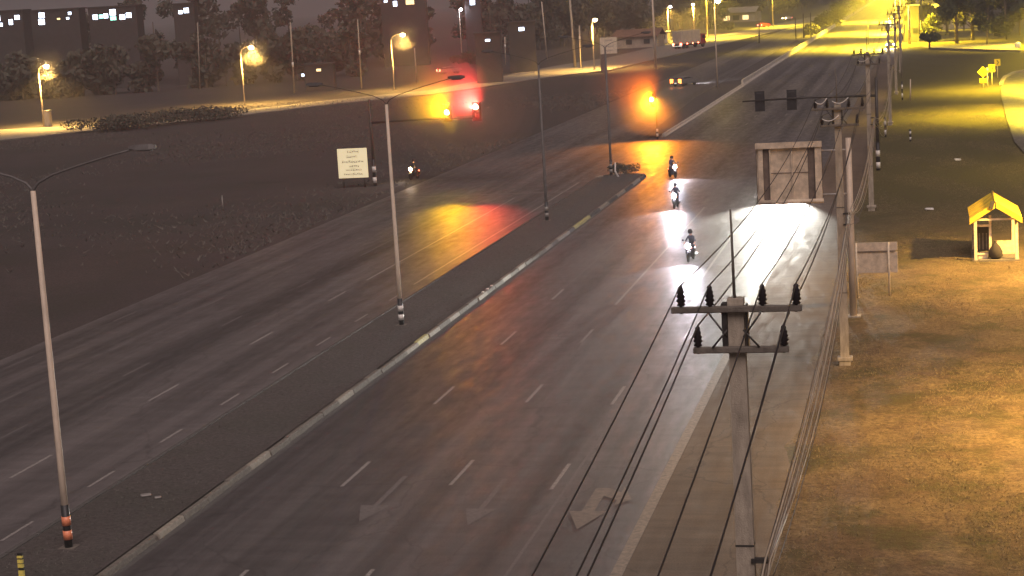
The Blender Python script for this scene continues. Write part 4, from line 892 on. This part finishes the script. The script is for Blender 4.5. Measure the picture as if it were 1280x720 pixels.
# grass on the verge: dry tufts, one object
def grass(n, sampler, hmin, hmax, name, m, seed):
    r = np.random.default_rng(seed); c = sampler(n, r); k = 3
    B = np.repeat(c, k, 0); N = len(B); A = r.uniform(0, 2 * PI, N); hh = r.uniform(hmin, hmax, N); wd = hh * .14 + .007
    B[:, :2] += r.normal(0, .05, (N, 2)); lean = r.normal(0, 1.0, (N, 2)) * hh[:, None]
    t = np.stack([np.cos(A), np.sin(A), np.zeros(N)], 1) * wd[:, None]
    P = np.stack([B - t, B + t, B + np.concatenate([lean, hh[:, None]], 1)], 1).reshape(-1, 3)
    me = bpy.data.meshes.new(name); me.vertices.add(3 * N); me.vertices.foreach_set('co', P.ravel()); me.loops.add(3 * N); me.loops.foreach_set('vertex_index', np.arange(3 * N))
    me.polygons.add(N); me.polygons.foreach_set('loop_start', np.arange(0, 3 * N, 3)); me.polygons.foreach_set('loop_total', np.full(N, 3)); me.update(); me.materials.append(m); return obj(name, me)
def s_verge(n, r):
    y = 40 + 180 * r.uniform(0, 1, n) ** 1.7; x = -4.5 + 19 * r.uniform(0, 1, n) ** .9
    keep = (np.sin(x * 1.1 + 1.7 * np.sin(y * .23)) + np.sin(y * .37 + x * .5) + r.normal(0, .6, n)) > .1; x, y = x[keep], y[keep]
    return np.stack([x, y, [vz(a, b) - .02 for a, b in zip(x, y)]], 1)
tag(grass(170000, s_verge, .025, .085, 'dry_grass', M['blade'], 1), 'dry patchy grass on the right verge', 'grass', kind='stuff')
def s_med(n, r): return np.stack([r.uniform(LX + .3, KX - .4, n), 40 + 112 * r.uniform(0, 1, n) ** 1.3, np.full(n, .14)], 1)
tag(grass(2500, s_med, .03, .08, 'median_grass', M['blade_dark'], 2), 'short sparse grass on the near median', 'grass', kind='stuff')
def s_left(n, r):
    x = -44 - 80 * r.uniform(0, 1, n) ** 1.2; y = 60 + 240 * r.uniform(0, 1, n)
    k = (np.sin(x * .13 + 1.3 * np.sin(y * .05)) + np.sin(y * .09 + x * .06) + r.normal(0, .5, n)) > .3
    return np.stack([x[k], y[k], np.full(k.sum(), -.03)], 1)
tag(grass(30000, s_left, .08, .3, 'rough_grass', M['blade_dark'], 3), 'rough dark grass left of the carriageway', 'grass', kind='stuff')
# ---------------------------------------------------------------- buildings
def building(label, loc, rz, size, wm, rm, wins, roof='gable', name='house', cat='house', group=None):
    t = thing(name, label, cat, loc, rz, group); sx, sy, sz = size
    obj('wall', MB().box((0, 0, sz / 2), (sx, sy, sz)), M[wm], t)
    if roof == 'gable':
        for s in (-1, 1): obj('roof', MB().add([(-sx / 2 - .5, 0, sz + sy * .22), (sx / 2 + .5, 0, sz + sy * .22), (sx / 2 + .5, s * (sy / 2 + .7), sz - .15), (-sx / 2 - .5, s * (sy / 2 + .7), sz - .15), (-sx / 2 - .5, 0, sz + sy * .22 - .12), (sx / 2 + .5, 0, sz + sy * .22 - .12), (sx / 2 + .5, s * (sy / 2 + .7), sz - .27), (-sx / 2 - .5, s * (sy / 2 + .7), sz - .27)], [(0, 1, 2, 3), (7, 6, 5, 4), (3, 2, 6, 7), (0, 3, 7, 4), (1, 5, 6, 2), (0, 4, 5, 1)]), M[rm], t)
    else: obj('roof', MB().box((0, 0, sz + .15), (sx + .5, sy + .5, .3)), M[rm], t)
    for (wx, wz, ww, wh, m_) in wins:
        f = obj('window', MB().box((wx, -sy / 2 - .02, wz), (ww + .2, .08, wh + .2)), M['wall_dark'], t)
        obj('pane', MB().box((wx, -sy / 2 - .07, wz), (ww, .03, wh)), M[m_], f)
    return t
def far_lit(label, px, py, Y, wins, size, hz, name='building'):
    k = .8; Y *= k; hz *= k; size = [v * k for v in size]; wins = [(a * k, b * k, c * k, d * k, e) for a, b, c, d, e in wins]; q = PY(px, py, Y); building(label, (q.x, Y, 0), .2, (size[0], size[1], q.z + hz), 'wall_dark', 'wall_dark', [(a, q.z + b, c, d, e) for a, b, c, d, e in wins], 'flat', name, 'building', 'dark buildings with lit windows behind the wood at far left')
s_ = 600 / F     # metres per photo pixel at 600 m
W_, Gn = 'e_window', 'e_window_green'
far_lit('dark building at the top left corner with scattered white lights', 14, 24, 480, [(-2.6, .5, 1.3, 1.6, W_), (-2.2, -1.4, 1.5, 1, W_), (1.0, -.8, 1.1, 1.5, W_), (2.9, .4, 1.4, 1.2, W_)], (9, 8), 2.2)
far_lit('dark building with two stacked lights right of the corner building', 57, 22, 500, [(0, .7, 1.7, 1.5, W_), (-.2, -1.2, 1.8, 1.6, W_), (8.3, .8, .9, .8, W_), (7.6, -.6, .8, .6, W_), (4.9, -.6, .9, .5, 'e_window_warm')], (22, 8), 2.0)
far_lit('long dark building with a row of blue white windows at top left', 145, 20, 500, [(-5.0, 0, 1.4, 1.4, W_), (-3.3, .1, 1.1, 1.1, Gn), (-1.9, .2, 1.3, 1.3, W_), (.2, 1.1, 1.7, 1.7, W_), (.2, -.6, 1.7, 1.1, Gn), (2.9, -.4, 1.6, 1.4, W_), (4.8, .0, 1.5, 1.4, W_)], (14, 9), 2.6)
far_lit('small dark building with a pair of white windows left of centre top', 232, 14, 500, [(-.9, -.2, 1.1, 1.0, W_), (.8, .2, 1.4, 1.4, W_)], (6, 6), 2.0)
far_lit('dark building with bluish lights above the third orange lamp', 505, 4, 560, [(-2.5, .0, 1.2, 1.6, W_), (2.2, .2, 2.6, 1.4, 'e_window_warm'), (-5.4, .9, 1, .6, W_)], (14, 8), 2.4)
far_lit('narrow dark building with a white light at top centre', 591, 3, 560, [(0, 0, 1.5, 1.5, W_)], (5, 6), 2.2)
far_lit('dark house with one pink white window left of tall poles', 652, 36, 470, [(0, 0, 1.4, .9, W_)], (7, 6), 1.6)
far_lit('dark house with a faint warm window near left poles', 400, 87, 421, [(0, 0, 1.1, .6, 'e_window_warm'), (-3.9, -1, .6, .6, W_)], (7, 5), 1.2)
far_lit('dark shed with two dim lights right of the far white lamps', 610, 50, 420, [(0, 0, 1.1, .5, W_)], (6, 6), 1.5)
b_ = G(829, 54); building('small yellow lit kiosk left of the box truck', (b_.x, b_.y + 3, 0), -.15, (2.6, 3, 3), 'cream', 'roof_tin', [(0, 1.7, 1.4, .9, 'glass')], 'flat', 'kiosk', 'kiosk')
b_ = G(800, 62); building('low dark house with gable roof left of the kiosk', (b_.x - 3, b_.y + 20, 0), -.1, (12, 8, 3.2), 'wall_plaster', 'roof_rust', [(-2, 1.6, 1.5, 1.1, 'glass'), (3, 1.6, 1.5, 1.1, 'glass')])
b_ = G(925, 30); building('pale low shop front on the far service road', (b_.x - 4, b_.y + 40, 0), -.2, (16, 9, 4), 'wall_plaster', 'roof_tin', [(-4, 1.8, 2.5, 1.8, 'e_window_warm'), (0, 1.8, 2.5, 1.8, 'glass'), (4, 1.8, 2.5, 1.8, 'e_window_warm')], name='shop', cat='shop')
b_ = G(1180, 40); building('low house with a sloping tin roof among the trees at top right', (b_.x, b_.y + 25, 0), .25, (14, 9, 5.0), 'wall_plaster', 'roof_tin', [(-4, 2, 1.6, 1.3, 'e_window_warm'), (0, 2, 1.6, 1.3, 'glass'), (3.5, 2, .9, 1.6, 'e_window')])
b_ = G(1136, 56); building('tall yellow lit plain building right of the violet headlights', (b_.x + .5, b_.y + 20, 0), 0, (3.6, 6, 8.2), 'wall_dark', 'roof_tin', [(-1, 5.5, 1.2, 1.2, 'glass'), (1, 2.5, 1.2, 1.2, 'glass')], 'flat', 'building', 'building')
b_ = G(1272, 61); t = thing('water_tank', 'round white water tank at the end of the low wall', 'tank', (b_.x, b_.y, 0)); obj('tank', MB().lathe([(.5, 0), (.62, .1), (.62, .9), (.5, 1.15), (.15, 1.3)], n=14), M['white_band'], t); obj('lid', MB().lathe([(.2, 1.3), (.2, 1.38)], n=10), M['steel'], t)
# ---------------------------------------------------------------- glow volumes added round the lamps
hz = MB().box((0, 1700, 24.5), (5600, 4400, 51)).mesh('glow_haze', [])  # scattering volume added over the scene for lamp glow and raised darks
hm = bpy.data.materials.new('glow_haze'); hm.use_nodes = True; t = hm.node_tree; t.nodes.remove(t.nodes['Principled BSDF'])
pv = t.nodes.new('ShaderNodeVolumePrincipled'); pv.inputs['Color'].default_value = (.92, .9, .9, 1); pv.inputs['Density'].default_value = .0006; pv.inputs['Anisotropy'].default_value = .3
t.links.new(pv.outputs[0], t.nodes['Material Output'].inputs['Volume']); hz.materials.append(hm)
tag(obj('glow_haze', hz), 'thin veil added over the scene to glow round the lamps', 'glow_haze', kind='stuff')
# denser volumes added round the signals and left lamps to make their halos
mm = bpy.data.materials.new('glow_mist'); mm.use_nodes = True; t = mm.node_tree; t.nodes.remove(t.nodes['Principled BSDF'])
pv = t.nodes.new('ShaderNodeVolumePrincipled'); pv.inputs['Color'].default_value = (.92, .9, .9, 1); pv.inputs['Density'].default_value = .009; pv.inputs['Anisotropy'].default_value = .4
t.links.new(pv.outputs[0], t.nodes['Material Output'].inputs['Volume'])
def glow_mist(label, c, rx, ry, rz_):
    b = MB(); n = 24; b.lathe([(max(.02, math.sin(PI * k / 14)), -math.cos(PI * k / 14)) for k in range(15)], n=n)
    b.v = [(x * rx, y * ry, z * rz_) for x, y, z in b.v]; tag(obj('glow_haze', b, mm, loc=c), label, 'glow_haze', kind='stuff')
qa, qr, qm = PY(560, 140, bl.y), PY(596, 133, bl.y), PY(815, 124, bs.y)
for kx in (.3, .52, .76, 1.0):
    glow_mist('glow volume added round the amber and red signals on the left mast', ((qa.x + qr.x) / 2, bl.y - .5, (qa.z + qr.z) / 2), 1.9 + 5.0 * kx, 5.6 * kx, 5.2 * kx)
    glow_mist('glow volume added round the amber signal on the far median', (qm.x, bs.y - .5, qm.z + (1.4 if kx == 1 else 0)), 7.2 * kx, 6.2 * kx, 5.2 * kx)
for hp in (PY(57, 78, G(55, 158).y), PY(318, 63, G(306, 131).y), PY(505, 44, G(493, 113).y)):
    for kr in (.9, 1.7, 2.8): glow_mist('glow volume added round an orange street lamp on the left service road', hp, kr, kr, kr)
